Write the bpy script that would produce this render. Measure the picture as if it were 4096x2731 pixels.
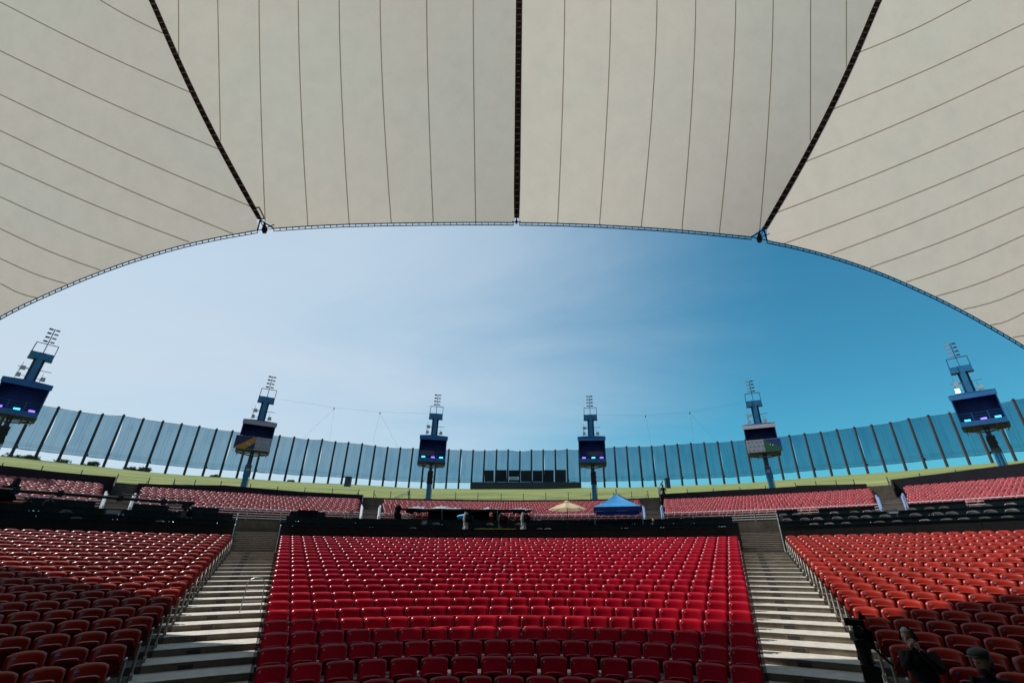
import bpy, bmesh, math, random
import numpy as np
from mathutils import Vector, Matrix

for o in list(bpy.data.objects):
    bpy.data.objects.remove(o)
random.seed(7)
rng = np.random.default_rng(7)
SC = bpy.context.scene
COL = SC.collection
R = math.radians
EYE = 4.0                                   # eye height above the stage-front ground, world z

# ------------------------------------------------------------------ camera
F_PX, W_PX, H_PX = 1820.0, 4096.0, 2731.0
_z = np.array([5.0, 3800.0, F_PX]); _z /= np.linalg.norm(_z)        # zenith in camera axes (right, up, forward)
_f = np.array([0, 0, 1.0]) - _z * _z[2]; _f /= np.linalg.norm(_f)
_r = np.cross(_f, _z)
if _r[0] < 0: _r = -_r
BAS = np.array([_r, _f, _z])                # world rows expressed in camera axes
right, up, fwd = BAS[:, 0], BAS[:, 1], BAS[:, 2]
cam_d = bpy.data.cameras.new('camera'); cam = bpy.data.objects.new('camera', cam_d); COL.objects.link(cam)
cam_d.sensor_width = 36.0; cam_d.lens = 36.0 * F_PX / W_PX; cam_d.clip_start = 0.1; cam_d.clip_end = 6000
M = Matrix(((right[0], up[0], -fwd[0], 0), (right[1], up[1], -fwd[1], 0), (right[2], up[2], -fwd[2], EYE), (0, 0, 0, 1)))
cam.matrix_world = M
SC.camera = cam
SC.render.resolution_x, SC.render.resolution_y = 1024, 682

# ------------------------------------------------------------------ sun, sky, exposure
SUN_AZ, SUN_EL = -73.0, 58.0                # azimuth from straight ahead, clockwise positive
SUN_STRENGTH, SKY_STRENGTH = 5.0, 0.125
sd = Vector((math.sin(R(SUN_AZ)) * math.cos(R(SUN_EL)), math.cos(R(SUN_AZ)) * math.cos(R(SUN_EL)), math.sin(R(SUN_EL))))
ld = bpy.data.lights.new('sun', 'SUN'); lo = bpy.data.objects.new('sun', ld); COL.objects.link(lo)
ld.energy = SUN_STRENGTH; ld.angle = R(0.5); ld.color = (1.0, 0.95, 0.88)
lo.rotation_euler = sd.to_track_quat('Z', 'Y').to_euler()
lo.location = (0, 0, 60)
world = bpy.data.worlds.new("World"); SC.world = world; world.use_nodes = True
nt = world.node_tree; nt.nodes.clear()
def N(t, **kw):
    n = nt.nodes.new(t)
    for k, v in kw.items(): setattr(n, k, v)
    return n
out = N('ShaderNodeOutputWorld'); bg = N('ShaderNodeBackground'); bg.inputs['Strength'].default_value = SKY_STRENGTH
sky = N('ShaderNodeTexSky', sky_type='NISHITA'); sky.sun_disc = False
sky.sun_elevation = R(SUN_EL); sky.sun_rotation = R(SUN_AZ)
sky.altitude = 50; sky.air_density = 1.0; sky.dust_density = 1.0; sky.ozone_density = 2.2
tint = N('ShaderNodeMix', data_type='RGBA', blend_type='MULTIPLY'); tint.inputs[0].default_value = 1.0
tint.inputs[7].default_value = (0.30, 0.98, 1.0, 1)
nt.links.new(sky.outputs[0], tint.inputs[6])
tc = N('ShaderNodeTexCoord')
nrm = N('ShaderNodeVectorMath', operation='NORMALIZE'); nt.links.new(tc.outputs['Generated'], nrm.inputs[0])
sep = N('ShaderNodeSeparateXYZ'); nt.links.new(nrm.outputs[0], sep.inputs[0])
# project onto a cloud layer: xy / (z + .18)
zp = N('ShaderNodeMath', operation='ADD'); zp.inputs[1].default_value = 0.18; nt.links.new(sep.outputs[2], zp.inputs[0])
zm = N('ShaderNodeMath', operation='MAXIMUM'); zm.inputs[1].default_value = 0.05; nt.links.new(zp.outputs[0], zm.inputs[0])
pr = N('ShaderNodeVectorMath', operation='DIVIDE'); nt.links.new(nrm.outputs[0], pr.inputs[0])
cmb = N('ShaderNodeCombineXYZ')
for i in range(3): nt.links.new(zm.outputs[0], cmb.inputs[i])
nt.links.new(cmb.outputs[0], pr.inputs[1])
mp = N('ShaderNodeMapping'); mp.inputs['Rotation'].default_value = (0, 0, R(52)); mp.inputs['Scale'].default_value = (0.55, 1.05, 1.0)
mp.inputs['Location'].default_value = (3.3, 1.2, 0)
nt.links.new(pr.outputs[0], mp.inputs[0])
n1 = N('ShaderNodeTexNoise'); n1.inputs['Scale'].default_value = 1.3; n1.inputs['Detail'].default_value = 10; n1.inputs['Roughness'].default_value = 0.56; n1.inputs['Distortion'].default_value = 0.45
nt.links.new(mp.outputs[0], n1.inputs['Vector'])
# veil is thicker towards the sun side of the sky
dotn = N('ShaderNodeVectorMath', operation='DOT_PRODUCT'); nt.links.new(nrm.outputs[0], dotn.inputs[0])
va = R(-52); dotn.inputs[1].default_value = (math.sin(va) * .93, math.cos(va) * .93, 0.37)
ns = N('ShaderNodeMath', operation='MULTIPLY_ADD'); ns.inputs[1].default_value = 0.46; ns.inputs[2].default_value = -0.25
nt.links.new(n1.outputs['Fac'], ns.inputs[0])
ad = N('ShaderNodeMath', operation='ADD'); nt.links.new(ns.outputs[0], ad.inputs[0]); nt.links.new(dotn.outputs['Value'], ad.inputs[1])
cr = N('ShaderNodeMapRange', interpolation_type='SMOOTHSTEP'); cr.inputs['From Min'].default_value = 0.19; cr.inputs['From Max'].default_value = 1.10
cr.inputs['To Min'].default_value = 0.0; cr.inputs['To Max'].default_value = 0.94
nt.links.new(ad.outputs[0], cr.inputs['Value'])
cl = N('ShaderNodeMix', data_type='RGBA'); cl.inputs[7].default_value = (5.0, 5.75, 6.6, 1)
nt.links.new(cr.outputs[0], cl.inputs[0]); nt.links.new(tint.outputs[2], cl.inputs[6])
nt.links.new(cl.outputs[2], bg.inputs['Color']); nt.links.new(bg.outputs[0], out.inputs[0])
vs = SC.view_settings
vs.view_transform = 'Standard'; vs.look = 'None'; vs.exposure = 0.0; vs.gamma = 1.0; vs.use_curve_mapping = False

# ------------------------------------------------------------------ helpers
def ray(px, py):                            # photo pixel -> world direction (azimuth rad, tan elevation)
    d = np.array([px - W_PX / 2, H_PX / 2 - py, F_PX])
    w = BAS @ d
    return math.atan2(w[0], w[1]), w[2] / math.hypot(w[0], w[1])
def at(px, py, D):                          # point seen at a pixel at ground distance D
    a, e = ray(px, py)
    return Vector((D * math.sin(a), D * math.cos(a), EYE + D * e))
def pol(az_deg, D, h):                      # h measured from the eye
    return Vector((D * math.sin(R(az_deg)), D * math.cos(R(az_deg)), EYE + h))
def zpt(px, py, zc):                        # point at depth zc in front of the lens
    v = BAS @ (np.array([(px - W_PX / 2) / F_PX, (H_PX / 2 - py) / F_PX, 1.0]) * zc)
    return Vector((v[0], v[1], v[2] + EYE))

def mat(name, col, rough=0.6, metal=0.0, noise=0.0, nscale=3.0, bump=0.0, bscale=40.0, emit=None, estr=0.0, transl=0.0, spec=0.5, rnd=0.0, col2=None, coat=0.0, tboost=1.0):
    m = bpy.data.materials.new(name); m.use_nodes = True
    t = m.node_tree; b = t.nodes['Principled BSDF']
    b.inputs['Base Color'].default_value = (*col, 1); b.inputs['Roughness'].default_value = rough
    b.inputs['Metallic'].default_value = metal; b.inputs['Specular IOR Level'].default_value = spec
    b.inputs['Coat Weight'].default_value = coat
    L = t.links.new
    tcn = t.nodes.new('ShaderNodeTexCoord')
    src = None
    if noise > 0 or col2:
        n = t.nodes.new('ShaderNodeTexNoise'); n.inputs['Scale'].default_value = nscale; n.inputs['Detail'].default_value = 7; n.inputs['Roughness'].default_value = 0.65
        L(tcn.outputs['Object'], n.inputs['Vector'])
        rr = t.nodes.new('ShaderNodeMapRange'); rr.inputs['From Min'].default_value = 0.3; rr.inputs['From Max'].default_value = 0.7
        L(n.outputs['Fac'], rr.inputs['Value'])
        mx = t.nodes.new('ShaderNodeMix'); mx.data_type = 'RGBA'
        c2 = col2 if col2 else tuple(max(0, c * (1 - noise)) for c in col)
        c1 = col if col2 else tuple(min(1, c * (1 + noise)) for c in col)
        mx.inputs[6].default_value = (*c1, 1); mx.inputs[7].default_value = (*c2, 1)
        L(rr.outputs[0], mx.inputs[0]); src = mx.outputs[2]
    if rnd > 0:
        oi = t.nodes.new('ShaderNodeObjectInfo'); at_ = t.nodes.new('ShaderNodeAttribute'); at_.attribute_name = 'wear'
        s = t.nodes.new('ShaderNodeMath'); s.operation = 'ADD'; L(oi.outputs['Random'], s.inputs[0]); L(at_.outputs['Fac'], s.inputs[1])
        fr = t.nodes.new('ShaderNodeMath'); fr.operation = 'FRACT'; L(s.outputs[0], fr.inputs[0])
        hs = t.nodes.new('ShaderNodeHueSaturation')
        vr = t.nodes.new('ShaderNodeMapRange'); vr.inputs['To Min'].default_value = 1 - rnd; vr.inputs['To Max'].default_value = 1 + rnd; L(fr.outputs[0], vr.inputs['Value'])
        L(vr.outputs[0], hs.inputs['Value'])
        if src: L(src, hs.inputs['Color'])
        else: hs.inputs['Color'].default_value = (*col, 1)
        src = hs.outputs[0]
    if src: L(src, b.inputs['Base Color'])
    if bump > 0:
        n2 = t.nodes.new('ShaderNodeTexNoise'); n2.inputs['Scale'].default_value = bscale; n2.inputs['Detail'].default_value = 5
        L(tcn.outputs['Object'], n2.inputs['Vector'])
        bp = t.nodes.new('ShaderNodeBump'); bp.inputs['Strength'].default_value = bump; bp.inputs['Distance'].default_value = 0.02
        L(n2.outputs['Fac'], bp.inputs['Height']); L(bp.outputs[0], b.inputs['Normal'])
    if emit:
        b.inputs['Emission Color'].default_value = (*emit, 1); b.inputs['Emission Strength'].default_value = estr
    if transl > 0:
        o = t.nodes['Material Output']; tr = t.nodes.new('ShaderNodeBsdfTranslucent'); ms = t.nodes.new('ShaderNodeMixShader')
        if src and tboost != 1.0:
            gn = t.nodes.new('ShaderNodeVectorMath'); gn.operation = 'SCALE'; gn.inputs['Scale'].default_value = tboost; L(src, gn.inputs[0]); L(gn.outputs[0], tr.inputs['Color'])
        elif src: L(src, tr.inputs['Color'])
        else: tr.inputs['Color'].default_value = (*col, 1)
        ms.inputs[0].default_value = transl
        L(b.outputs[0], ms.inputs[1]); L(tr.outputs[0], ms.inputs[2]); L(ms.outputs[0], o.inputs['Surface'])
    return m

MT = {}
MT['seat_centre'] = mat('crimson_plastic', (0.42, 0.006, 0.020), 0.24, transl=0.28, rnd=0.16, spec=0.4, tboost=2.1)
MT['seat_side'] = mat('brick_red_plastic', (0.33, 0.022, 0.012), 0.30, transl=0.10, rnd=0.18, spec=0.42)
MT['seat_upper'] = mat('sheen_red_plastic', (0.33, 0.040, 0.048), 0.40, transl=0.10, rnd=0.2, spec=0.45)  # hazy backlit sheen of the upper seats put into a paler red
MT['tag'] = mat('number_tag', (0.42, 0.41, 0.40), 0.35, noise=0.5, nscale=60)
MT['pan_centre_shade'] = mat('crimson_pan_underside_shade', (0.13, 0.003, 0.008), 0.4, rnd=0.16, spec=0.3)  # darkened red: the folded pan's own shade put into the colour
MT['pan_side_shade'] = mat('brick_red_pan_underside_shade', (0.15, 0.010, 0.007), 0.45, rnd=0.16, spec=0.3)  # shade below the rolled lip, painted as a darker brick red
MT['tag_side_shade'] = mat('side_number_tag_shade', (0.17, 0.17, 0.19), 0.5, noise=0.5, nscale=60)  # darker than the centre tags: self-shadow put into the colour
MT['bracket_end'] = mat('cream_end_standard', (0.42, 0.38, 0.31), 0.5, noise=0.3)
MT['tag_blue'] = mat('number_tag_blue', (0.16, 0.18, 0.50), 0.35, noise=0.5, nscale=60)
MT['bracket'] = mat('seat_bracket_metal', (0.16, 0.13, 0.12), 0.45, metal=0.4, noise=0.3)
MT['concrete'] = mat('terrace_concrete', (0.10, 0.085, 0.075), 0.85, bump=0.25, col2=(0.055, 0.046, 0.04), nscale=1.6)
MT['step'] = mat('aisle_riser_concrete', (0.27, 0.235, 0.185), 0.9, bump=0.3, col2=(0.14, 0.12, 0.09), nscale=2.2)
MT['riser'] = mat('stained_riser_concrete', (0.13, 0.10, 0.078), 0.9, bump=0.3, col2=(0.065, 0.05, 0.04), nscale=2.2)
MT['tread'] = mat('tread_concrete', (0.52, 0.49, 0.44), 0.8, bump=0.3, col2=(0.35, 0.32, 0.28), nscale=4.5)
MT['plate'] = mat('row_plate', (0.05, 0.045, 0.045), 0.5)
MT['plate2'] = mat('row_plate_rim', (0.20, 0.17, 0.14), 0.6)
MT['black'] = mat('black_paint', (0.012, 0.011, 0.011), 0.55, noise=0.4, nscale=0.7, spec=0.3)
MT['matte'] = mat('black_fabric', (0.008, 0.008, 0.009), 0.95, spec=0.1)
MT['navywall'] = mat('dark_screen_fabric', (0.018, 0.016, 0.024), 0.8, noise=0.3, nscale=0.5, spec=0.2)
MT['teal'] = mat('dark_teal_paint', (0.005, 0.012, 0.017), 0.35, noise=0.3, nscale=2)
MT['boxchair'] = mat('charcoal_chair_plastic', (0.075, 0.07, 0.065), 0.35)
MT['blue'] = mat('blue_steel_paint', (0.007, 0.14, 0.30), 0.42, noise=0.25, nscale=1.4)
MT['cabin'] = mat('cabin_blue_paint', (0.005, 0.10, 0.28), 0.45, noise=0.2, nscale=1.0)
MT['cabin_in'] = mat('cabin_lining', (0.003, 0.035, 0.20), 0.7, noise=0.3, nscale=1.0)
MT['dkblue'] = mat('dark_blue_steel', (0.006, 0.035, 0.07), 0.5)
MT['whitep'] = mat('pale_awning', (0.34, 0.31, 0.37), 0.7)
MT['banner'] = mat('pale_banner', (0.30, 0.33, 0.40), 0.7, noise=0.15, nscale=3)
MT['navy'] = mat('navy_banner', (0.012, 0.03, 0.10), 0.7)
MT['gold'] = mat('gold_band', (0.42, 0.21, 0.035), 0.7)
MT['green'] = mat('green_band', (0.006, 0.10, 0.055), 0.7)
MT['mauve'] = mat('mauve_board', (0.10, 0.06, 0.10), 0.8, noise=0.2)
MT['galv'] = mat('galvanised_steel', (0.42, 0.42, 0.42), 0.4, metal=0.5, noise=0.15)
MT['rail'] = mat('pale_rail_paint', (0.62, 0.62, 0.64), 0.35)
MT['bluerail'] = mat('blue_grey_rail', (0.16, 0.22, 0.38), 0.35)
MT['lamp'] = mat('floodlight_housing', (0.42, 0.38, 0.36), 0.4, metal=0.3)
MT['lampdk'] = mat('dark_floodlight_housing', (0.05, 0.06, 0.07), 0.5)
MT['hull_shade'] = mat('cabin_underside_shade', (0.006, 0.009, 0.010), 0.8)  # near-black for the plate added to hold down bounced light under the cabin
MT['grass_old'] = mat('lawn_grass', (0.205, 0.235, 0.075), 0.95, col2=(0.27, 0.255, 0.11), nscale=0.09, bump=0.4, bscale=6, spec=0.1)
def grassmat():
    m = mat('lawn_grass', (0.26, 0.27, 0.10), 0.95, spec=0.1, bump=0.5, bscale=5); t = m.node_tree; L = t.links.new; b = t.nodes['Principled BSDF']
    tcn = t.nodes['Texture Coordinate']; sx = t.nodes.new('ShaderNodeSeparateXYZ'); L(tcn.outputs['Object'], sx.inputs[0])
    c0 = t.nodes.new('ShaderNodeCombineXYZ'); L(sx.outputs[0], c0.inputs[0]); L(sx.outputs[1], c0.inputs[1])
    ln = t.nodes.new('ShaderNodeVectorMath'); ln.operation = 'LENGTH'; L(c0.outputs[0], ln.inputs[0])
    aa = t.nodes.new('ShaderNodeMath'); aa.operation = 'ARCTAN2'; L(sx.outputs[0], aa.inputs[0]); L(sx.outputs[1], aa.inputs[1])
    c1 = t.nodes.new('ShaderNodeCombineXYZ'); m1 = t.nodes.new('ShaderNodeMath'); m1.operation = 'MULTIPLY'; m1.inputs[1].default_value = .5; L(ln.outputs['Value'], m1.inputs[0]); L(m1.outputs[0], c1.inputs[0])
    m2 = t.nodes.new('ShaderNodeMath'); m2.operation = 'MULTIPLY'; m2.inputs[1].default_value = 7; L(aa.outputs[0], m2.inputs[0]); L(m2.outputs[0], c1.inputs[1])
    n = t.nodes.new('ShaderNodeTexNoise'); n.inputs['Scale'].default_value = 1.0; n.inputs['Detail'].default_value = 6; n.inputs['Roughness'].default_value = .6; L(c1.outputs[0], n.inputs['Vector'])
    n2 = t.nodes.new('ShaderNodeTexNoise'); n2.inputs['Scale'].default_value = 0.05; n2.inputs['Detail'].default_value = 3; L(tcn.outputs['Object'], n2.inputs['Vector'])
    x1 = t.nodes.new('ShaderNodeMix'); x1.data_type = 'RGBA'; x1.inputs[6].default_value = (0.085, 0.125, 0.038, 1); x1.inputs[7].default_value = (0.27, 0.275, 0.11, 1)
    r1 = t.nodes.new('ShaderNodeMapRange'); r1.inputs['From Min'].default_value = .36; r1.inputs['From Max'].default_value = .64; L(n.outputs['Fac'], r1.inputs['Value']); L(r1.outputs[0], x1.inputs[0])
    x2 = t.nodes.new('ShaderNodeMix'); x2.data_type = 'RGBA'; x2.inputs[7].default_value = (0.20, 0.225, 0.075, 1); L(x1.outputs[2], x2.inputs[6])
    r2 = t.nodes.new('ShaderNodeMapRange'); r2.inputs['From Min'].default_value = .45; r2.inputs['From Max'].default_value = .65; r2.inputs['To Max'].default_value = .6; L(n2.outputs['Fac'], r2.inputs['Value']); L(r2.outputs[0], x2.inputs[0])
    L(x2.outputs[2], b.inputs['Base Color']); return m
MT['grass'] = grassmat()
MT['post'] = mat('weathered_post', (0.05, 0.030, 0.026), 0.8, noise=0.4, nscale=0.8)
MT['metalpost'] = mat('fence_post_grey', (0.06, 0.08, 0.085), 0.6)
MT['rib'] = mat('rusty_dark_rib', (0.20, 0.125, 0.10), 0.7, noise=0.5, nscale=3)
MT['ribbar'] = mat('rib_rung', (0.60, 0.48, 0.42), 0.6)
MT['cable'] = mat('dark_cable', (0.02, 0.022, 0.022), 0.6)
MT['seam'] = mat('membrane_seam', (0.50, 0.455, 0.35), 0.8, transl=0.75)
MT['canopy_blue'] = mat('blue_canopy_cloth', (0.028, 0.26, 0.60), 0.6, noise=0.2, nscale=2.2, transl=0.25)
MT['canopy_navy'] = mat('blue_canopy_valance', (0.008, 0.035, 0.17), 0.6, transl=0.1)
MT['cream'] = mat('cream_umbrella_cloth', (0.60, 0.47, 0.29), 0.8, transl=0.3)
MT['tarp'] = mat('black_tarp', (0.010, 0.010, 0.012), 0.4)
MT['foil'] = mat('crumpled_plastic_sheet', (0.42, 0.42, 0.44), 0.22, noise=0.6, nscale=2, bump=0.8, bscale=5)
MT['rain'] = mat('clear_rain_cover', (0.36, 0.34, 0.32), 0.25, noise=0.7, nscale=9, bump=0.9, bscale=12)
MT['skyblue'] = mat('light_blue_tarp', (0.02, 0.32, 0.72), 0.6)
MT['yellow'] = mat('yellow_strip', (0.50, 0.50, 0.06), 0.6)
MT['orange'] = mat('orange_ladder_paint', (0.42, 0.06, 0.015), 0.5)
MT['shrub'] = mat('shrub_leaf', (0.045, 0.07, 0.028), 0.8, noise=0.4, nscale=3)
MT['skin'] = mat('skin', (0.42, 0.24, 0.18), 0.55)
MT['hair'] = mat('grey_hair', (0.30, 0.30, 0.31), 0.7)
MT['hairdk'] = mat('dark_hair', (0.02, 0.016, 0.014), 0.8)
MT['jacket'] = mat('black_jacket', (0.010, 0.011, 0.014), 0.85, spec=0.2)
MT['cap'] = mat('grey_flat_cap', (0.05, 0.055, 0.055), 0.9)
MT['jeans'] = mat('dark_jeans', (0.02, 0.024, 0.045), 0.9)
MT['chrome'] = mat('chrome_glint', (0.9, 0.9, 0.9), 0.12, metal=0.9)
MT['cyan'] = mat('cyan_lamp', (0.1, 0.5, 0.9), 0.4, emit=(0.05, 0.62, 1.0), estr=2.6)
MT['violet'] = mat('violet_lamp', (0.3, 0.2, 0.9), 0.4, emit=(0.20, 0.12, 1.0), estr=2.6)
MT['glint_glow'] = mat('floodlight_sun_glint', (0.9, 0.9, 0.8), 0.3, emit=(1.0, 0.88, 0.70), estr=6)  # glow standing in for the sun's glint on a lamp face
MT['earth'] = mat('dry_ground', (0.16, 0.14, 0.10), 0.95, noise=0.3, nscale=0.05)
MT['lettering'] = mat('dark_lettering', (0.03, 0.03, 0.04), 0.7)
MT['mound'] = mat('unseen_stage_dark', (0.02, 0.02, 0.022), 0.8)

def membrane():
    m = bpy.data.materials.new('tent_membrane'); m.use_nodes = True; t = m.node_tree; L = t.links.new
    b = t.nodes['Principled BSDF']; o = t.nodes['Material Output']
    tcn = t.nodes.new('ShaderNodeTexCoord')
    n = t.nodes.new('ShaderNodeTexNoise'); n.inputs['Scale'].default_value = 0.16; n.inputs['Detail'].default_value = 3
    L(tcn.outputs['Object'], n.inputs['Vector'])
    n2 = t.nodes.new('ShaderNodeTexNoise'); n2.inputs['Scale'].default_value = 1.3; n2.inputs['Detail'].default_value = 6; n2.inputs['Roughness'].default_value = .7
    L(tcn.outputs['Object'], n2.inputs['Vector'])
    mx = t.nodes.new('ShaderNodeMix'); mx.data_type = 'RGBA'; mx.inputs[6].default_value = (0.755, 0.70, 0.60, 1); mx.inputs[7].default_value = (0.79, 0.695, 0.60, 1)
    r1 = t.nodes.new('ShaderNodeMapRange'); r1.inputs['From Min'].default_value = .38; r1.inputs['From Max'].default_value = .62; L(n.outputs['Fac'], r1.inputs['Value']); L(r1.outputs[0], mx.inputs[0])
    mm = t.nodes.new('ShaderNodeMix'); mm.data_type = 'RGBA'; mm.blend_type = 'MULTIPLY'; mm.inputs[0].default_value = 1
    r2 = t.nodes.new('ShaderNodeMapRange'); r2.inputs['From Min'].default_value = .3; r2.inputs['From Max'].default_value = .6; r2.inputs['To Min'].default_value = .93; r2.inputs['To Max'].default_value = 1
    L(n2.outputs['Fac'], r2.inputs['Value']); L(mx.outputs[2], mm.inputs[6]); L(r2.outputs[0], mm.inputs[7])
    L(mm.outputs[2], b.inputs['Base Color']); b.inputs['Roughness'].default_value = .8; b.inputs['Specular IOR Level'].default_value = .1
    tr = t.nodes.new('ShaderNodeBsdfTranslucent'); ms = t.nodes.new('ShaderNodeMixShader'); ms.inputs[0].default_value = 0.52
    L(mm.outputs[2], tr.inputs['Color']); L(b.outputs[0], ms.inputs[1]); L(tr.outputs[0], ms.inputs[2]); L(ms.outputs[0], o.inputs['Surface'])
    return m
MT['membrane'] = membrane()
def netmat():
    m = bpy.data.materials.new('net_scrim'); m.use_nodes = True; t = m.node_tree; L = t.links.new
    o = t.nodes['Material Output']; t.nodes.remove(t.nodes['Principled BSDF'])
    tp = t.nodes.new('ShaderNodeBsdfTransparent'); df = t.nodes.new('ShaderNodeBsdfDiffuse'); ms = t.nodes.new('ShaderNodeMixShader')
    df.inputs['Color'].default_value = (0.03, 0.09, 0.13, 1)
    tcn = t.nodes.new('ShaderNodeTexCoord'); mpn = t.nodes.new('ShaderNodeMapping'); mpn.inputs['Scale'].default_value = (1, 1, .45)
    n = t.nodes.new('ShaderNodeTexNoise'); n.inputs['Scale'].default_value = 0.42; n.inputs['Detail'].default_value = 2
    L(tcn.outputs['Object'], mpn.inputs[0]); L(mpn.outputs[0], n.inputs['Vector'])
    r1 = t.nodes.new('ShaderNodeMapRange'); r1.interpolation_type = 'SMOOTHSTEP'; r1.inputs['From Min'].default_value = .47; r1.inputs['From Max'].default_value = .58
    mx = t.nodes.new('ShaderNodeMix'); mx.data_type = 'RGBA'; mx.inputs[6].default_value = (0.38, 0.53, 0.60, 1); mx.inputs[7].default_value = (0.33, 0.485, 0.57, 1)
    L(n.outputs['Fac'], r1.inputs['Value']); L(r1.outputs[0], mx.inputs[0]); L(mx.outputs[2], tp.inputs['Color'])
    ms.inputs[0].default_value = .16; L(tp.outputs[0], ms.inputs[1]); L(df.outputs[0], ms.inputs[2]); L(ms.outputs[0], o.inputs['Surface'])
    return m
MT['net'] = netmat()

class MB:                                   # mesh builder: boxes, tubes, quads into one mesh
    def __init__(s): s.v = []; s.f = []; s.m = []; s.mats = []
    def mi(s, m):
        if m not in s.mats: s.mats.append(m)
        return s.mats.index(m)
    def add(s, vs_, fs, m):
        k = len(s.v); i = s.mi(m)
        s.v += [tuple(v) for v in vs_]; s.f += [tuple(k + j for j in f) for f in fs]; s.m += [i] * len(fs)
    def box(s, c, size, m, rot=None, taper=1.0):
        x, y, z = (d / 2 for d in size); P = []
        for dz in (-1, 1):
            k = taper if dz > 0 else 1.0
            for dx, dy in ((-1, -1), (1, -1), (1, 1), (-1, 1)):
                p = Vector((dx * x * k, dy * y * k, dz * z))
                if rot is not None: p = rot @ p
                P.append(p + Vector(c))
        s.add(P, [(0, 3, 2, 1), (4, 5, 6, 7), (0, 1, 5, 4), (1, 2, 6, 5), (2, 3, 7, 6), (3, 0, 4, 7)], m)
    def tube(s, a, b, r, m, n=6, r2=None, cap=True):
        a = Vector(a); b = Vector(b); d = b - a
        if d.length < 1e-6: return
        q = d.to_track_quat('Z', 'Y'); r2 = r if r2 is None else r2; P = []
        for c, rr_ in ((a, r), (b, r2)):
            for i in range(n):
                t = 2 * math.pi * (i + .5) / n
                P.append(c + q @ Vector((rr_ * math.cos(t), rr_ * math.sin(t), 0)))
        F = [(i, (i + 1) % n, n + (i + 1) % n, n + i) for i in range(n)]
        if cap: F += [tuple(reversed(range(n))), tuple(range(n, 2 * n))]
        s.add(P, F, m)
    def path(s, pts, r, m, n=6):
        for a, b in zip(pts[:-1], pts[1:]): s.tube(a, b, r, m, n)
    def quad(s, a, b, c, d, m): s.add([a, b, c, d], [(0, 1, 2, 3)], m)
    def sphere(s, c, r, m, nu=8, nv=6, sc=(1, 1, 1)):
        P = [Vector(c) + Vector((0, 0, -r * sc[2]))]
        for j in range(1, nv):
            t = math.pi * j / nv
            for i in range(nu):
                p = 2 * math.pi * i / nu
                P.append(Vector(c) + Vector((r * sc[0] * math.sin(t) * math.cos(p), r * sc[1] * math.sin(t) * math.sin(p), -r * sc[2] * math.cos(t))))
        P.append(Vector(c) + Vector((0, 0, r * sc[2])))
        F = [(0, 1 + (i + 1) % nu, 1 + i) for i in range(nu)]
        for j in range(nv - 2):
            for i in range(nu):
                a = 1 + j * nu + i; b = 1 + j * nu + (i + 1) % nu
                F.append((a, b, b + nu, a + nu))
        k = 1 + (nv - 2) * nu
        F += [(k + i, k + (i + 1) % nu, len(P) - 1) for i in range(nu)]
        s.add(P, F, m)
    def grid(s, rows, m, flip=False):       # rows of equal-length point lists
        nr, nc = len(rows), len(rows[0])
        P = [p for r_ in rows for p in r_]
        F = [(j * nc + i, j * nc + i + 1, (j + 1) * nc + i + 1, (j + 1) * nc + i) for j in range(nr - 1) for i in range(nc - 1)]
        if flip: F = [tuple(reversed(f)) for f in F]
        s.add(P, F, m)
    def prism(s, poly, m, d):               # polygon extruded by vector d
        n = len(poly); d = Vector(d); P = [Vector(p) for p in poly] + [Vector(p) + d for p in poly]
        s.add(P, [tuple(range(n)), tuple(reversed(range(n, 2 * n)))] + [(i, n + i, n + (i + 1) % n, (i + 1) % n) for i in range(n)], m)
    def mesh(s, name, smooth=False):
        me = bpy.data.meshes.new(name); me.from_pydata(s.v, [], s.f)
        for m in s.mats: me.materials.append(MT[m])
        me.polygons.foreach_set('material_index', s.m)
        if smooth: me.polygons.foreach_set('use_smooth', [True] * len(s.f))
        bm = bmesh.new(); bm.from_mesh(me); bmesh.ops.recalc_face_normals(bm, faces=bm.faces); bm.to_mesh(me); bm.free()
        me.update(); return me
    def build(s, name, parent=None, smooth=False, origin=None):
        if origin is not None:
            o_ = Vector(origin); s.v = [tuple(Vector(v) - o_) for v in s.v]
        me = s.mesh(name, smooth)
        o = bpy.data.objects.new(name, me); COL.objects.link(o)
        if parent is not None: o.parent = parent
        if origin is not None: o.location = origin
        return o
def tag(o, label=None, cat=None, group=None, kind=None):
    if label: o['label'] = label
    if cat: o['category'] = cat
    if group: o['group'] = group
    if kind: o['kind'] = kind
    return o
def thing(name, loc, rz, label, cat, group=None, ry=0.0):
    o = bpy.data.objects.new(name, None); COL.objects.link(o); o.location = loc
    o.rotation_euler = (0, ry, rz); o.empty_display_size = .2
    return tag(o, label, cat, group)
def child_from(mesh, name, parent):
    o = bpy.data.objects.new(name, mesh); COL.objects.link(o); o.parent = parent; return o
LEAN = R(1.3)                               # tall posts stand a touch off plumb

def arc_strip(mb, prof, a0, a1, m, step=1.0):
    """sweep a profile [(D, h), ...] from azimuth a0 to a1 (degrees)."""
    n = max(1, int(math.ceil((a1 - a0) / step)))
    rows = []
    for i in range(n + 1):
        a = a0 + (a1 - a0) * i / n
        rows.append([pol(a, D, h) for D, h in prof])
    mb.grid(rows, m)

# ------------------------------------------------------------------ seating geometry
def rowD(k): return 10.2 + 0.92 * k
def rowF(k): return -2.48 + 0.134 * k       # floor, from the eye
K0, K1 = -4, 21
UD = lambda j: 39.5 + 0.88 * j
UF = lambda j: 2.5 + 0.18 * j
NU = 13
AIS_L = (-29.4, -25.3); AIS_R = (24.8, 28.6)
def aisle_edges(D):                         # parallel-sided aisles: inner edge radial, outer edge 2.05 m away
    w = math.degrees(2.02 / D)
    return (-25.3 - w, -25.3), (24.8, 24.8 + w)

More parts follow.
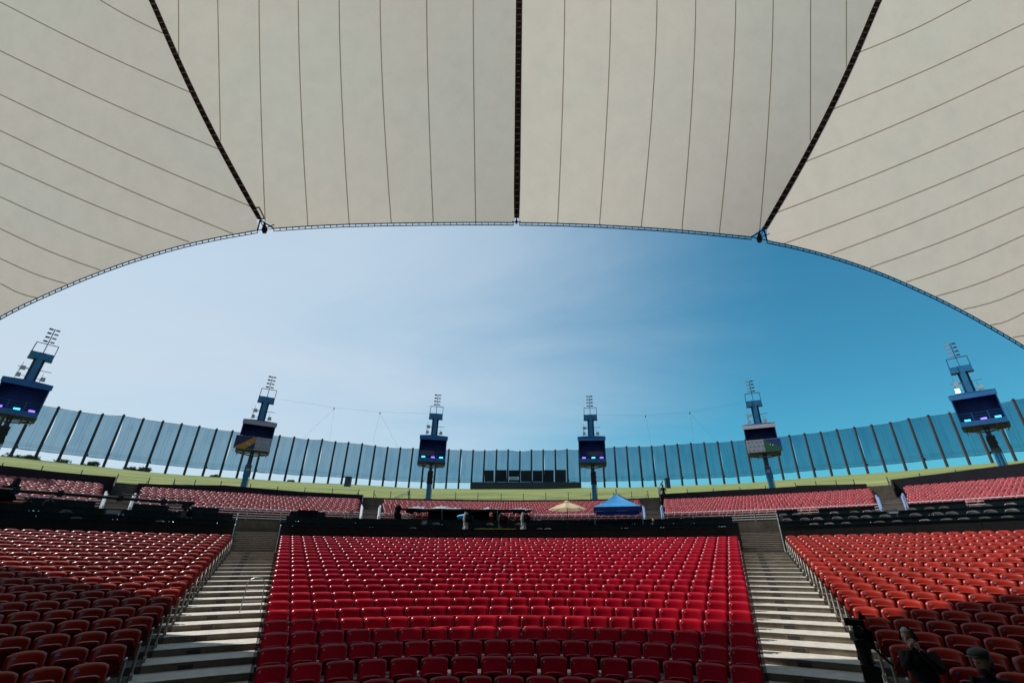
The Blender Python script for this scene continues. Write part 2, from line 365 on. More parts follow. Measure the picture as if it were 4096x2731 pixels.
# terrace (structure)
mb = MB()
prof = [(4.2, rowF(K0) - 0.134), (rowD(K0) - 0.52, rowF(K0) - 0.134)]
for k in range(K0, K1 + 1):
    prof += [(rowD(k) - 0.52, rowF(k)), (rowD(k) + 0.40, rowF(k))]
prof += [(30.05, 0.36)]
arc_strip(mb, prof, -66, 66, 'concrete', 2.0)
bp_ = [(30.05, 0.36), (30.05, 0.47), (30.75, 0.47), (30.75, 0.70), (33.05, 0.70), (33.05, 1.15), (35.35, 1.15), (35.35, 1.60), (37.6, 1.60)]
for a0_, a1_ in ((-66, -29.4), (-25.3, 24.8), (28.6, 66)):
    arc_strip(mb, bp_, a0_, a1_, 'concrete', 2.0)
    for a_ in (a0_, a1_): mb.add([pol(a_, D_, h_) for D_, h_ in bp_] + [pol(a_, 37.6, -.4), pol(a_, 30.05, -.4)], [tuple(range(len(bp_) + 2))], 'riser')
arc_strip(mb, [(37.6, 1.60), (38.25, 1.60)], -66, 66, 'concrete', 2.0)
o = mb.build('terrace_floor'); tag(o, 'stepped concrete terrace floor under the lower seats', None, kind='structure')
mb = MB()
prof = [(38.3, 2.42)]
for j in range(NU):
    prof += [(UD(j) - 0.48, UF(j) - (0.08 if j == 0 else 0)), (UD(j) - 0.48, UF(j)), (UD(j) + 0.40, UF(j))]
prof += [(51.0, UF(NU - 1))]
arc_strip(mb, prof, -66, 66, 'concrete', 2.0)
arc_strip(mb, [(38.3, 1.60), (38.3, 2.42)], -66, 66, 'riser', 2.0)
arc_strip(mb, [(51.0, UF(NU - 1)), (51.0, 5.72), (51.25, 5.72), (51.25, 5.6), (52.6, 5.74)], -66, 66, 'riser', 2.0)
o = mb.build('upper_terrace_floor'); tag(o, 'stepped concrete terrace floor under the upper seats', None, kind='structure')
# ground sheet and lawn
mb = MB()
ring = [(0.0, -4.0), (200, -4.0), (3500, -12.0)]
rows = []
for i in range(49):
    a = -180 + 360 * i / 48
    rows.append([pol(a, D, h) for D, h in ((0.01, -3.45), (4.3, -3.45), (4.35, -4.0), (200, -4.0), (3500, -12))])
mb.grid(rows, 'earth'); o = mb.build('ground'); tag(o, kind='structure')
mb = MB()
def lawn_h(az, D):
    t = (D - 52.6) / (110 - 52.6); t = max(0.0, min(1.0, t))
    top = 14.72 + 0.12 * math.sin(az * .21) + 0.10 * math.sin(az * .07 + 1) - 0.012 * az * .35
    return 5.75 + (top - 5.75) * (t ** 0.96) + 0.06 * math.sin(az * .5 + D * .21)
rows = []
for i in range(133):
    az = -66 + i
    r_ = [pol(az, D, lawn_h(az, D)) for D in np.linspace(52.5, 112, 34)]
    r_ += [pol(az, 118, 13.2), pol(az, 150, 2), pol(az, 175, -3.95)]
    rows.append(r_)
mb.grid(rows, 'grass'); o = mb.build('lawn', smooth=True); tag(o, 'sloping dry green lawn above the upper seats', None, kind='structure')

# aisle stairs
def stair(name, label, edges, rows_, nos=True):
    mb = MB(); pl = MB(); c = None
    for i, (Df, Db, F0, F1) in enumerate(rows_):
        (a0, a1) = edges(Df + .1)
        n = 3
        P = lambda a, D, h: pol(a, D, h)
        # tread sits 10 mm above the terrace, with a thick pale nosing
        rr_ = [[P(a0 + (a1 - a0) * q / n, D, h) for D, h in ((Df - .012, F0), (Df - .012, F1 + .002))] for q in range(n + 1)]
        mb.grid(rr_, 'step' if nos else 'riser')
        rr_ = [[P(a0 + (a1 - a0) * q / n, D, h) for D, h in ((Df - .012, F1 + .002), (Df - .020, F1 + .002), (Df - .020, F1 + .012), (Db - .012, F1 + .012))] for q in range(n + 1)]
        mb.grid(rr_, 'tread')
        if nos:
            am = (a0 + a1) / 2 - .12 * (a1 - a0); wd = math.degrees(.17 / Df)
            ctr = pol(am, Df - .02, (F0 + F1) / 2 - .008)
            rot = Matrix.Rotation(-R(am), 3, 'Z')
            mb.box(ctr, (.34, .016, .105), 'plate2', rot); mb.box(ctr + rot @ Vector((0, -.006, 0)), (.27, .016, .078), 'plate', rot)
    c = pol((edges(rows_[0][0])[0] + edges(rows_[0][0])[1]) / 2, rows_[0][0], rows_[0][2])
    o = mb.build(name, origin=c)
    return tag(o, label, 'stairs', 'concrete aisle stairs')
low = [(rowD(k) - .52, rowD(k) + .40, rowF(k) - .134, rowF(k)) for k in range(K0, K1 + 1)]
hi = []
D, h = 30.05, 0.334
tot = 10; dD = (37.6 - 30.05) / tot; dh = (1.60 + .02 - .36) / tot
for i in range(tot): hi.append((D + dD * i, D + dD * (i + 1), .36 + dh * i, .36 + dh * (i + 1)))
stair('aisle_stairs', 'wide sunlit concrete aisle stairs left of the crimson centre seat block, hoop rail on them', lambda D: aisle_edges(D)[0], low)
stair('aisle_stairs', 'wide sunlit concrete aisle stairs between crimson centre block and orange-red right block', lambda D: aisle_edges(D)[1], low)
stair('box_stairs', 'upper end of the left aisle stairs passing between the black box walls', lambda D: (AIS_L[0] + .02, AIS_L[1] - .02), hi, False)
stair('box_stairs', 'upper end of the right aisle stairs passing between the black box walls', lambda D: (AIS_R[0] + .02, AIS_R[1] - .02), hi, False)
up_st = []
n_st = 22
for i in range(n_st):
    Da = 39.0 + (50.9 - 39.0) * i / n_st; Db = 39.0 + (50.9 - 39.0) * (i + 1) / n_st
    up_st.append((Da, Db, 2.44 + (UF(12) + .03 - 2.44) * i / n_st, 2.44 + (UF(12) + .03 - 2.44) * (i + 1) / n_st))
UP_AIS = [(-40.35, -38.4), (-17.2, -15.35), (15.35, 17.2), (37.5, 39.3)]
for (a0, a1), w in zip(UP_AIS, ('far left gap of the upper tier, behind the jib beam', 'gap left of the black tarp shelter', 'gap right of the blue canopy', 'far right gap of the upper tier')):
    stair('upper_stairs', 'grey stairs in the ' + w, lambda D, a0=a0, a1=a1: (a0, a1), up_st, False)

# ------------------------------------------------------------------ seat meshes
def back_panel(arched, nx, nz):
    """backrest: concave shell with rounded corners; returns (verts, faces). local -Y faces the stage."""
    W2 = .252; zb, zt = .43, (.82 if arched else .83)
    def pt(u, v, off):
        w = W2 * (1 - .055 * max(0, (v - .75) / .25) ** 2.4) * (1 - .05 * (1 - v))
        x = u * w
        z = zb + (zt - zb) * v
        if arched: z -= (.030 * abs(u) ** 2.2 + .018 * abs(u) ** 9) * v
        else: z -= .022 * abs(u) ** 7 * v
        z += 0.006 * (off > 0) * v
        y = .02 + .10 * v + .012 * math.sin(v * 3.1) + (-.072 if arched else -.05) * abs(u) ** 2.3 + off
        if v > .84: y += .038 * ((v - .84) / .16) ** 1.8
        return (x, y, z)
    P = []; F = []
    us = np.linspace(-1, 1, nx + 1); vs2 = np.array([0, .25, .5, .72, .84, .92, 1.0] if nz == 6 else [0, .5, .84, .92, 1.0])
    for off in (-.009, .011):
        for v in vs2:
            for u in us: P.append(pt(u, v, off))
    nc = nx + 1; nl = nc * (nz + 1)
    for j in range(nz):
        for i in range(nx):
            a = j * nc + i
            F.append((a, a + 1, a + nc + 1, a + nc))
    for i in range(nx):
        F.append((i, nl + i, nl + i + 1, i + 1)); a = nz * nc + i; F.append((a, a + 1, nl + a + 1, nl + a))
    for j in range(nz):
        a = j * nc; F.append((a, a + nc, nl + a + nc, nl + a)); b = a + nx; F.append((b, nl + b, nl + b + nc, b + nc))
    return P, F, pt
def pan(nx, down=False, tall=False):
    """flip seat: folded up in front of the backrest, top lip rolled forward."""
    P = []; F = []
    prof = [(-.020, .375), (-.060, .385), (-.085, .46), (-.125, .565), (-.158, .595), (-.160, .612), (-.130, .622), (-.075, .60), (-.035, .48), (-.012, .40)]
    prof = [(y, .375 + (z - .375) * (1.30 if tall else 1.10)) for y, z in prof]
    if down: prof = [(-.03, .46), (-.06, .43), (-.20, .42), (-.40, .435), (-.44, .445), (-.44, .465), (-.40, .468), (-.2, .445), (-.05, .47)]
    us = np.linspace(-1, 1, nx + 1)
    for u in us:
        for (y, z) in prof:
            k = max(0, (z - .44) / .17) if not down else max(0, (-y - .2) / .25)
            x = u * (.228 - .03 * k ** 2 * abs(u) ** 4)
            zz = z - (.055 * abs(u) ** 5 * k if not down else 0)
            yy = y - .012 * u * u
            P.append((x, yy, zz))
    n = len(prof)
    for i in range(nx):
        for q in range(n):
            a = i * n + q; b = i * n + (q + 1) % n
            F.append((a, b, b + n, a + n))
    k = len(P); P += P[:n] + P[nx * n:nx * n + n]
    F.append(tuple(range(k, k + n))); F.append(tuple(reversed(range(k + n, k + 2 * n))))
    return P, F
def seat_meshes(arched, lod=False, upper=False):
    nx, nz = (8, 6) if not lod else (4, 4)
    pm = ('seat_upper' if upper else 'seat_side') if arched else 'seat_centre'
    bk = MB(); P, F, pt = back_panel(arched, nx, nz); bk.add(P, F, pm)
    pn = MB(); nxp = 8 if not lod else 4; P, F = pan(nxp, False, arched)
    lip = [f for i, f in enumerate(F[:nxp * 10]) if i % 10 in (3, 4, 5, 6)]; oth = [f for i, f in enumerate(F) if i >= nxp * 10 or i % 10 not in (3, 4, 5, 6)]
    pn.add(P, lip, pm); k_ = len(pn.f); pn.f += oth; pn.m += [pn.mi('pan_side_shade' if arched else 'pan_centre_shade')] * len(oth)
    tg = MB()
    c = Vector(pt(-.62, .83, -.0125))
    if arched:
        P = [Vector(pt(-.62 + dx, .82 + dz, -.0125)) for dx, dz in ((-.12, -.055), (.12, -.055), (.12, .055), (-.12, .055))]
        tg.add(P, [(0, 1, 2, 3)], 'tag_side_shade')
    else:
        n = 10 if not lod else 6
        P = [Vector(pt(-.74 + .085 * math.cos(2 * math.pi * i / n), .84 + .052 * math.sin(2 * math.pi * i / n), -.0135)) for i in range(n)]
        tg.add(P, [tuple(range(n))], 'tag')
    fr = MB()
    for s in ((-1, 1) if not lod else (1,)):
        x = s * .262
        fr.box((x, .0, .50), (.018, .045, .20), 'bracket')
        if not lod:
            fr.tube((x, .05, .0), (x, .0, .48), .014, 'bracket', 6)
            fr.box((x, -.045, .585), (.026, .13, .022), 'bracket')
            fr.box((x, .03, .008), (.05, .12, .016), 'bracket')
            fr.box((x - s * .012, .035, .52), (.05, .03, .05), 'bracket')
        else: fr.box((x, .03, .25), (.02, .03, .46), 'bracket')
    if not lod:
        fr.box((0, .0, .40), (.50, .03, .03), 'bracket')
    return bk, pn, tg, fr

def end_std(s=1):
    e = MB(); x = s * .285
    e.tube((x, .06, 0), (x, .02, .52), .020, 'bracket_end', 6); e.tube((x, -.20, .02), (x, -.06, .56), .014, 'bracket_end', 6); e.box((x, -.05, .60), (.03, .20, .03), 'bracket_end'); e.box((x, -.08, .05), (.05, .30, .10), 'bracket_end'); return e
def seat_list():
    S = []                                   # (section, rowkey, az, D, F, arched, index, count)
    for k in range(K0 + 1, K1 + 1):
        D, F = rowD(k), rowF(k)
        (l0, l1), (r0, r1) = aisle_edges(D)
        for sec, a0, a1, arch, side in (('centre', l1 + .15, r0 - .15, False, 0), ('left', -61, l0 - .15, True, 1), ('right', r1 + .15, 61, True, 0)):
            g = math.degrees(.30 / D) if sec == 'centre' else math.degrees(.30 / D)
            a0 += g if sec != 'left' else 0; a1 -= g if sec != 'right' else 0
            p = math.degrees(.533 / D)
            if sec == 'centre':
                n = int((a1 - a0) / p) + 1; p2 = (a1 - a0) / (n - 1)
                azs = [a0 + i * p2 for i in range(n)]
            elif sec == 'left': azs = [a1 - i * p for i in range(int((a1 - a0) / p) + 1)]
            else: azs = [a0 + i * p for i in range(int((a1 - a0) / p) + 1)]
            for i, a in enumerate(azs): S.append((sec, k, a, D, F, arch, i, len(azs)))
    return S
def upper_list():
    S = []
    for j in range(NU):
        D, F = UD(j), UF(j)
        for a0, a1 in ((-62, -40.7), (-38.1, -17.45), (-15.1, 15.1), (17.45, 37.3), (39.5, 62)):
            p = math.degrees(.533 / D); n = int((a1 - a0 - p) / p) + 1
            st = a0 + p / 2 + ((a1 - a0 - p) - (n - 1) * p) / 2
            for i in range(n): S.append(('upper', j, st + i * p, D, F, True, i, n))
    return S
def proj(p):
    w = np.array([p[0], p[1], p[2] - EYE]); c = BAS.T @ w
    if c[2] <= .1: return None
    return (W_PX / 2 + F_PX * c[0] / c[2], H_PX / 2 - F_PX * c[1] / c[2], c[2])
allS = seat_list() + upper_list()
vis = []
for s in allS:
    q = proj(pol(s[2], s[3], s[4] + .80))
    if q is None: continue
    if -60 < q[0] < W_PX + 60 and q[1] < H_PX + 45: vis.append((s, q))
strict = [v for v in vis if -20 < v[1][0] < W_PX + 20 and v[1][1] < H_PX - 8 and v[0][0] != 'upper']
strict.sort(key=lambda v: v[0][3] * 1.0 + abs(v[0][2]) * .0)
def score(v):
    return v[1][2]
strict.sort(key=score)
indiv = strict[:296]
ids = set(id(v[0]) for v in indiv)
rest = [v[0] for v in vis if id(v[0]) not in ids]
ORD = ['zeroth', 'first', 'second', 'third', 'fourth', 'fifth', 'sixth', 'seventh', 'eighth', 'ninth', 'tenth', 'eleventh', 'twelfth', 'thirteenth', 'fourteenth',
       'fifteenth', 'sixteenth', 'seventeenth', 'eighteenth', 'nineteenth', 'twentieth']
def ordi(n):
    if n <= 20: return ORD[n]
    return {2: 'twenty-', 3: 'thirty-', 4: 'forty-'}[n // 10] + ORD[n % 10] if n % 10 else {3: 'thirtieth', 4: 'fortieth'}[n // 10]
proto = {}
for arch in (False, True):
    bk, pn, tg_, fr = seat_meshes(arch)
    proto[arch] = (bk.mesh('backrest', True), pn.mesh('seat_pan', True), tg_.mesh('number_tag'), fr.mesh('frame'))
end_mesh = {True: end_std(-1).mesh('end_standard'), False: end_std(1).mesh('end_standard')}
_t = seat_meshes(True)[2]; _t.mats = ['tag_blue']; tag_blue_mesh = _t.mesh('number_tag')
_p = MB(); _P, _F = pan(6, True); _p.add(_P, _F, 'seat_side'); pan_down = _p.mesh('seat_pan', True)
# the two seats people sit on
def seat_near(px, py, D0):
    a, e = ray(px, py)
    return min((v for v in allS if v[0] == 'right'), key=lambda v: (v[2] - math.degrees(a)) ** 2 * 1.0 + (v[3] - D0) ** 2 * 30)
P1 = seat_near(3722, 2560, rowD(1)); P2 = seat_near(3905, 2655, rowD(0))
vis_rows = {}
for sec in ('centre', 'left', 'right'):
    ks = sorted(set(v[0][1] for v in strict if v[0][0] == sec)); vis_rows[sec] = {k: i + 1 for i, k in enumerate(ks)}
secname = {'centre': 'crimson flat-backed seat, {} from left aisle, row {} up in centre block',
           'left': 'shaded maroon arched seat, {} left of the aisle, row {} up in left block',
           'right': 'orange-red arched seat, {} right of the aisle, row {} up in right block'}
for s, q in indiv:
    sec, k, a, D, F, arch, i, n = s
    lab = secname[sec].format(ordi(i + 1), ordi(vis_rows[sec][k]))
    t = thing('stadium_seat', pol(a, D, F), -R(a), lab, 'seat', 'folding seats in the lower rows')
    t.rotation_euler.z += random.uniform(-.012, .012)
    m = proto[arch]
    child_from(m[0], 'backrest', t)
    pn_ = child_from(pan_down if (s is P1 or s is P2) else m[1], 'seat_pan', t)
    if not (s is P1 or s is P2): pn_.rotation_euler.x = random.uniform(-.012, .028)
    if i == 0 and sec != 'centre': child_from(end_mesh[sec == 'right'], 'end_standard', t)
    child_from(tag_blue_mesh if (arch and random.random() < .35 and D < 12.5) else m[2], 'number_tag', t); child_from(m[3], 'frame', t)

# everything farther: one object
def tile(name, groups):
    Vs, Fs, MI, WR, mats, off = [], [], [], [], [], 0
    for (mbs, lst) in groups:
        bv, bf, bmi = [], [], []
        for b in mbs:
            k = len(bv); bv += b.v; bf += [tuple(k + j for j in f) for f in b.f]
            for mi_ in b.m:
                nm = b.mats[mi_]
                if nm not in mats: mats.append(nm)
                bmi.append(mats.index(nm))
        bv = np.array(bv)
        for s in lst:
            _, k, a, D, F, arch, i, n = s
            ra = -R(a) + random.uniform(-.02, .02); c_, s_ = math.cos(ra), math.sin(ra)
            p = pol(a, D, F)
            jit = random.uniform(-.008, .008)
            v = np.empty_like(bv)
            v[:, 0] = bv[:, 0] * c_ - bv[:, 1] * s_ + p.x; v[:, 1] = bv[:, 0] * s_ + bv[:, 1] * c_ + p.y; v[:, 2] = bv[:, 2] + p.z + jit
            Vs.append(v); Fs += [tuple(off + j for j in f) for f in bf]; MI += bmi; WR += [random.random()] * len(bv); off += len(bv)
    me = bpy.data.meshes.new(name); V = np.concatenate(Vs)
    me.vertices.add(len(V)); me.vertices.foreach_set('co', V.ravel())
    ls = np.array([len(f) for f in Fs]); me.loops.add(int(ls.sum())); me.loops.foreach_set('vertex_index', np.array([i for f in Fs for i in f]))
    me.polygons.add(len(Fs)); st = np.concatenate(([0], np.cumsum(ls)[:-1])); me.polygons.foreach_set('loop_start', st)
    me.polygons.foreach_set('material_index', MI); me.polygons.foreach_set('use_smooth', [True] * len(Fs))
    me.update(calc_edges=True)
    w = me.attributes.new('wear', 'FLOAT', 'POINT'); w.data.foreach_set('value', WR)
    for m in mats: me.materials.append(MT[m])
    o = bpy.data.objects.new(name, me); COL.objects.link(o); return o
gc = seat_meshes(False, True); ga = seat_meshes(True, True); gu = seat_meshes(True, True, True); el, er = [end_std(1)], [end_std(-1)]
def fixn(b):                                # consistent outward normals before tiling
    me = b.mesh('tmp'); b.f = [tuple(p.vertices) for p in me.polygons]; bpy.data.meshes.remove(me)
for b in list(gc) + list(ga) + list(gu) + el + er: fixn(b)
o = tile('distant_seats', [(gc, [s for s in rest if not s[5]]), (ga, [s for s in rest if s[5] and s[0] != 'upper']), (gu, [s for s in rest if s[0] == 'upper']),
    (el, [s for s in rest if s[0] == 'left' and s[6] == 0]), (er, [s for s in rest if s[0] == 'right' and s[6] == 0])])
tag(o, 'red folding seats filling all the farther rows', 'seats', kind='stuff')
print('SEATS', len(vis), len(indiv), 'polys', len(o.data.polygons))

# ------------------------------------------------------------------ black box zone
def arc_wall(name, label, a0, a1, D, hb, ht, m, cat='wall', thick=.14, cap=None, group=None, seams=True):
    mb = MB(); h1 = ht
    arc_strip(mb, [(D, hb), (D, ht), (D + thick, ht), (D + thick, hb)], a0, a1, m, 1.5)
    for a in (a0, a1):
        P = [pol(a, D, hb), pol(a, D + thick, hb), pol(a, D + thick, ht), pol(a, D, ht)]
        mb.add(P, [(0, 1, 2, 3)], m)
    if cap:
        arc_strip(mb, [(D - .03, ht - .02), (D - .03, ht + .035), (D + thick + .03, ht + .035), (D + thick + .03, ht - .02), (D - .03, ht - .02)], a0, a1, cap, 1.5)
    if seams:
        a = a0 + 1.7
        while a < a1:
            mb.box(pol(a, D - .006, (hb + ht) / 2), (.03, .012, ht - hb - .04), m, Matrix.Rotation(-R(a), 3, 'Z')); a += math.degrees(2.4 / D)
    c = pol((a0 + a1) / 2, D, hb)
    o = mb.build(name, origin=c); return tag(o, label, cat, group)
def fitting(parent_wall, a0, a1, D, h, n):  # chrome balls added as glints along a wall's top
    mb = MB()
    for _ in range(n):
        a = random.uniform(a0 + .5, a1 - .5)
        hj = h - random.choice((0, 0, .02, .10))
        for da in ((0, math.degrees(random.uniform(.11, .2) / D)) if random.random() < .55 else (0,)):
            mb.sphere(pol(a + da, D, hj), random.uniform(.016, .030), 'chrome', 8, 6, (1.3, 1, .8))
    o = mb.build('added_glints', parent=parent_wall, smooth=True); o.location = -parent_wall.location; o['kind'] = 'stuff'
secs = [(-60, -29.35, 'left'), (-25.35, 24.85, 'centre'), (28.65, 60, 'right')]
for a0, a1, nm in secs:
    w = arc_wall('box_front_wall', {'left': 'long black box wall above the maroon left seat block', 'centre': 'long black box wall above the crimson centre seat block', 'right': 'long black box wall above the orange-red right seat block'}[nm],
             a0, a1, 30.60, 0.40, 1.67, 'black', cap='teal', group='black walls round the box seats')
    fitting(w, a0, a1, 30.66, 1.735, 12 if nm != 'right' else 3)
for tier, (D, hb, ht) in enumerate(((33.0, .70, 2.05), (35.3, 1.15, 2.52))):
    for a0, a1, nm in secs:
        b0 = a0 + (.5 * tier if nm != 'left' else 0); b1 = a1 - (.5 * tier if nm != 'right' else 0)
        w = arc_wall('box_partition', 'dark teal {} partition wall behind the {} box wall'.format(('lower', 'upper')[tier], nm), b0, b1, D, hb, ht, 'teal', cap='teal', thick=.10, group='dark partitions of the box rows', seams=False)
        fitting(w, b0, b1, D + .05, ht + .07, 10 if nm != 'right' else 3)
for a0, a1, lab in ((-45.5, -40.9, 'short dark back partition left of the far left stairs'), (-38.2, -35.4, 'short dark back partition below the left jib beam'), (-33.6, -31.2, 'short dark back partition near the jib pedestal'), (-24.6, -21.0, 'short dark back partition left of the loudspeaker monitor gap'),
                    (28.7, 30.6, 'short dark back partition nearest the right aisle'), (32.4, 37.0, 'dark back partition between two gaps of red seats at right'), (39.5, 43.4, 'dark back partition under the far right seats'), (44.6, 55, 'dark back partition at the right border')):
    arc_wall('back_partition', lab, a0, a1, 37.5, 1.60, 3.02, 'teal', thick=.10, cap='teal', group='short back partitions of the box rows', seams=False)

# loose chairs in the boxes
def box_chair():
    mb1 = MB(); n = 9; rows = []
    for off in (0, .03):
        for z in (.46, .62, .78, .88, .94):
            r_ = []
            for i in range(n):
                u = -1 + 2 * i / (n - 1)
                w = .27 * (1 - .06 * ((z - .46) / .5) ** 3)
                zz = z - (.10 * u ** 4 + .03 * u * u) * ((z - .46) / .5)
                r_.append((u * w, .22 + .10 * (z - .46) - .09 * u * u + off, zz))
            rows.append(r_)
    mb1.grid(rows[:5] + rows[5:][::-1], 'boxchair')
    st = MB(); st.box((0, 0, .44), (.48, .46, .05), 'boxchair'); st.box((0, -.22, .45), (.44, .05, .04), 'boxchair')
    lg = MB()
    for x in (-.21, .21):
        lg.tube((x, -.2, 0), (x * .95, -.17, .43), .013, 'metalpost'); lg.tube((x, .26, 0), (x * .95, .2, .46), .013, 'metalpost')
    return mb1.mesh('backrest', True), st.mesh('seat'), lg.mesh('legs')
bc = box_chair()
def tier_at(px, tier): 
    D = (31.6, 33.9, 36.3)[tier]; F = (.70, 1.15, 1.60)[tier]; return D, F
chair_px = {0: [3253, 3313, 3383, 3523, 3592, 3699, 3790, 3860, 3950, 4040, 1930, 1655, 2160, 2190, 300, 640],
            1: [3150, 3222, 3273, 3352, 3420, 3470, 3547, 3673, 3763, 3822, 3905, 3980, 4065, 1745, 1960, 2075, 250],
            2: [3138, 3192, 3240, 3345, 3432, 3480, 3520, 3602, 3665, 3740, 3800, 3925, 3975, 4070, 2520, 2560, 1620]}
for tier, xs in chair_px.items():
    D, F = tier_at(0, tier)
    srt = sorted(xs)
    for n_, px in enumerate(srt):
        a, e = ray(px, 2085)
        side = 'right' if px > 3000 else ('centre' if px > 1100 else 'left')
        idx = [x for x in srt if (x > 3000) == (px > 3000) and (x > 1100) == (px > 1100)].index(px) + 1
        t = thing('box_chair', pol(math.degrees(a), D, F), -a + random.uniform(-.15, .15), 'charcoal round-backed box chair, {} from the left in the {} box row at {}'.format(ordi(idx), ('lowest', 'middle', 'top')[tier], side), 'chair', 'loose chairs in the boxes')
        t.scale = (1.1, 1, 1.22)
        child_from(bc[0], 'backrest', t); child_from(bc[1], 'seat', t); child_from(bc[2], 'legs', t)

# rails down the cheek of the right and left aisles at the box steps
for px_a, lab in ((AIS_R[1] + .05, 'pale stepped cheek rails beside the right aisle at the box walls'), (AIS_L[0] - .05, 'grey stepped cheek rails beside the left aisle at the box walls'), (AIS_L[1] + .05, 'bent grey handrail on the right side of the left aisle')):
    t = thing('aisle_handrail', pol(px_a, 31, .6), 0, lab, 'handrail')
    runs = ((30.1, 1.72, .9), (32.2, 2.15, 1.25), (34.6, 2.60, 1.7)) if px_a != AIS_L[1] + .05 else ((30.1, 1.75, .45),)
    for (D, ht, hb) in runs:
        mb = MB(); mb.path([pol(px_a, D + .6, ht), pol(px_a, D, ht - .1), pol(px_a, D - .25, hb - .45), pol(px_a, D - .5, hb - .5)], .026, 'galv', 8)
        if D < 31 and len(runs) == 1: mb.path([pol(px_a, D - .5, hb - .5), pol(px_a - 1.4, D - .6, hb - .52)], .035, 'galv', 8)
        o = mb.build('rail', parent=t); o.location = -t.location

# upper tier front railing per section
for a0, a1, lab in ((-60, -40.5, 'far left'), (-38.2, -17.4, 'left'), (-15.1, 15.1, 'centre'), (17.4, 37.3, 'right'), (39.5, 60, 'far right')):
    t = thing('railing', pol((a0 + a1) / 2, 38.35, 2.42), 0, 'thin pale tube railing in front of the {} upper seat section'.format(lab), 'railing', 'railings along the upper tier front')
    mb = MB(); n = int((a1 - a0) / 1.5)
    for i in range(5):
        h = 2.42 + .16 + .155 * i
        pts = [pol(a0 + (a1 - a0) * q / n, 38.35, h) for q in range(n + 1)]
        mb.path(pts, .016 if i < 4 else .024, 'rail', 5)
    o = mb.build('bars', parent=t); o.location = -t.location
    for q in range(0, n + 1, 2):
        a = a0 + (a1 - a0) * q / n; mb = MB(); mb.tube((0, 0, 0), (0, 0, .80), .026, 'galv', 6)
        o = mb.build('post', parent=t); o.location = pol(a, 38.35, 2.42) - t.location

# slanted hand rails at the foot of each upper stair
for (a0, a1), m_, nm in zip(UP_AIS, ('rail', 'rail', 'bluerail', 'bluerail'), ('far left', 'left', 'right', 'far right')):
    for s, a in ((-1, a0), (1, a1)):
        t = thing('stair_handrail', pol(a, 39.0, 2.44), 0, '{} slanted double handrail on the {} side of the {} upper stairs'.format('white' if m_ == 'rail' else 'blue-grey', 'left' if s < 0 else 'right', nm), 'handrail', 'handrails at the foot of the upper stairs')
        for q, off in ((0, 0.0), (1, .9)):
            mb = MB(); b0 = pol(a + s * .1 * q, 38.9 + off, 2.46 + off * .2); b1 = pol(a + s * .1 * q, 40.1 + off, 3.75 + off * .25)
            mb.tube(b0, b1, .075, m_, 8); mb.tube(pol(a + s * .1 * q, 38.95 + off, 2.4), pol(a + s * .1 * q, 38.95 + off, 3.0), .035, m_, 6)
            o = mb.build('rail', parent=t); o.location = -t.location

# ------------------------------------------------------------------ dark screen walls behind the upper flanks
def hpx(px, py, D): a, e = ray(px, py); return math.degrees(a), D * e
def screen(name, label, pts, hb, D=50.75):
    mb = MB(); prev = None
    P = [hpx(x, y, D) for x, y in pts]; rows = []
    for i in range(len(P) - 1):
        (a0, h0), (a1, h1) = P[i], P[i + 1]; n = max(1, int((a1 - a0) / 2))
        for q in range(n + (1 if i == len(P) - 2 else 0)):
            u = q / n; a = a0 + (a1 - a0) * u; h = h0 + (h1 - h0) * u
            rows.append([pol(a, D, hb), pol(a, D, h), pol(a, D + .12, h), pol(a, D + .12, hb)])
    mb.grid(rows, 'navywall')
    for r_ in (rows[0], rows[-1]): mb.add(r_, [(0, 1, 2, 3)], 'navywall')
    o = mb.build(name, origin=rows[len(rows) // 2][0]); tag(o, label, 'wall', 'dark screen walls behind the upper seats')
    return P
screen('screen_wall', 'dark screen wall behind the far left upper seats', [(-420, 1800), (0, 1860), (240, 1888), (470, 1907)], 4.2)
screen('screen_wall', 'long dark screen wall behind the upper seats left of the centre', [(553, 1932), (640, 1936), (900, 1940), (1200, 1965), (1455, 1978)], 4.2)
screen('screen_wall', 'long dark screen wall behind the upper seats right of the blue canopy', [(2635, 1975), (2900, 1960), (3185, 1945), (3186, 1941), (3465, 1934)], 4.2)
screen('screen_wall', 'dark screen wall behind the far right upper seats', [(3560, 1918), (3800, 1888), (4096, 1850), (4500, 1790)], 4.2)
for px, py, lab in ((1455, 1978, 'right end of the left'), (2637, 1975, 'left end of the right'), (470, 1907, 'right end of the far left'), (3562, 1918, 'left end of the far right')):
    a, h = hpx(px, py, 50.7); mb = MB()
    P = [pol(a, 48.6, 4.0), pol(a, 50.72, 4.2), pol(a, 50.72, h - .003), pol(a, 48.9, h - .9)]
    s = 1 if px in (2637, 3562) else -1
    mb.prism(P, 'navywall', (s * .1, 0, 0)); o = mb.build('wing_wall', origin=P[0]); tag(o, 'dark sloping return panel at the {} screen wall'.format(lab), 'wall', 'dark return panels beside the upper stairs')

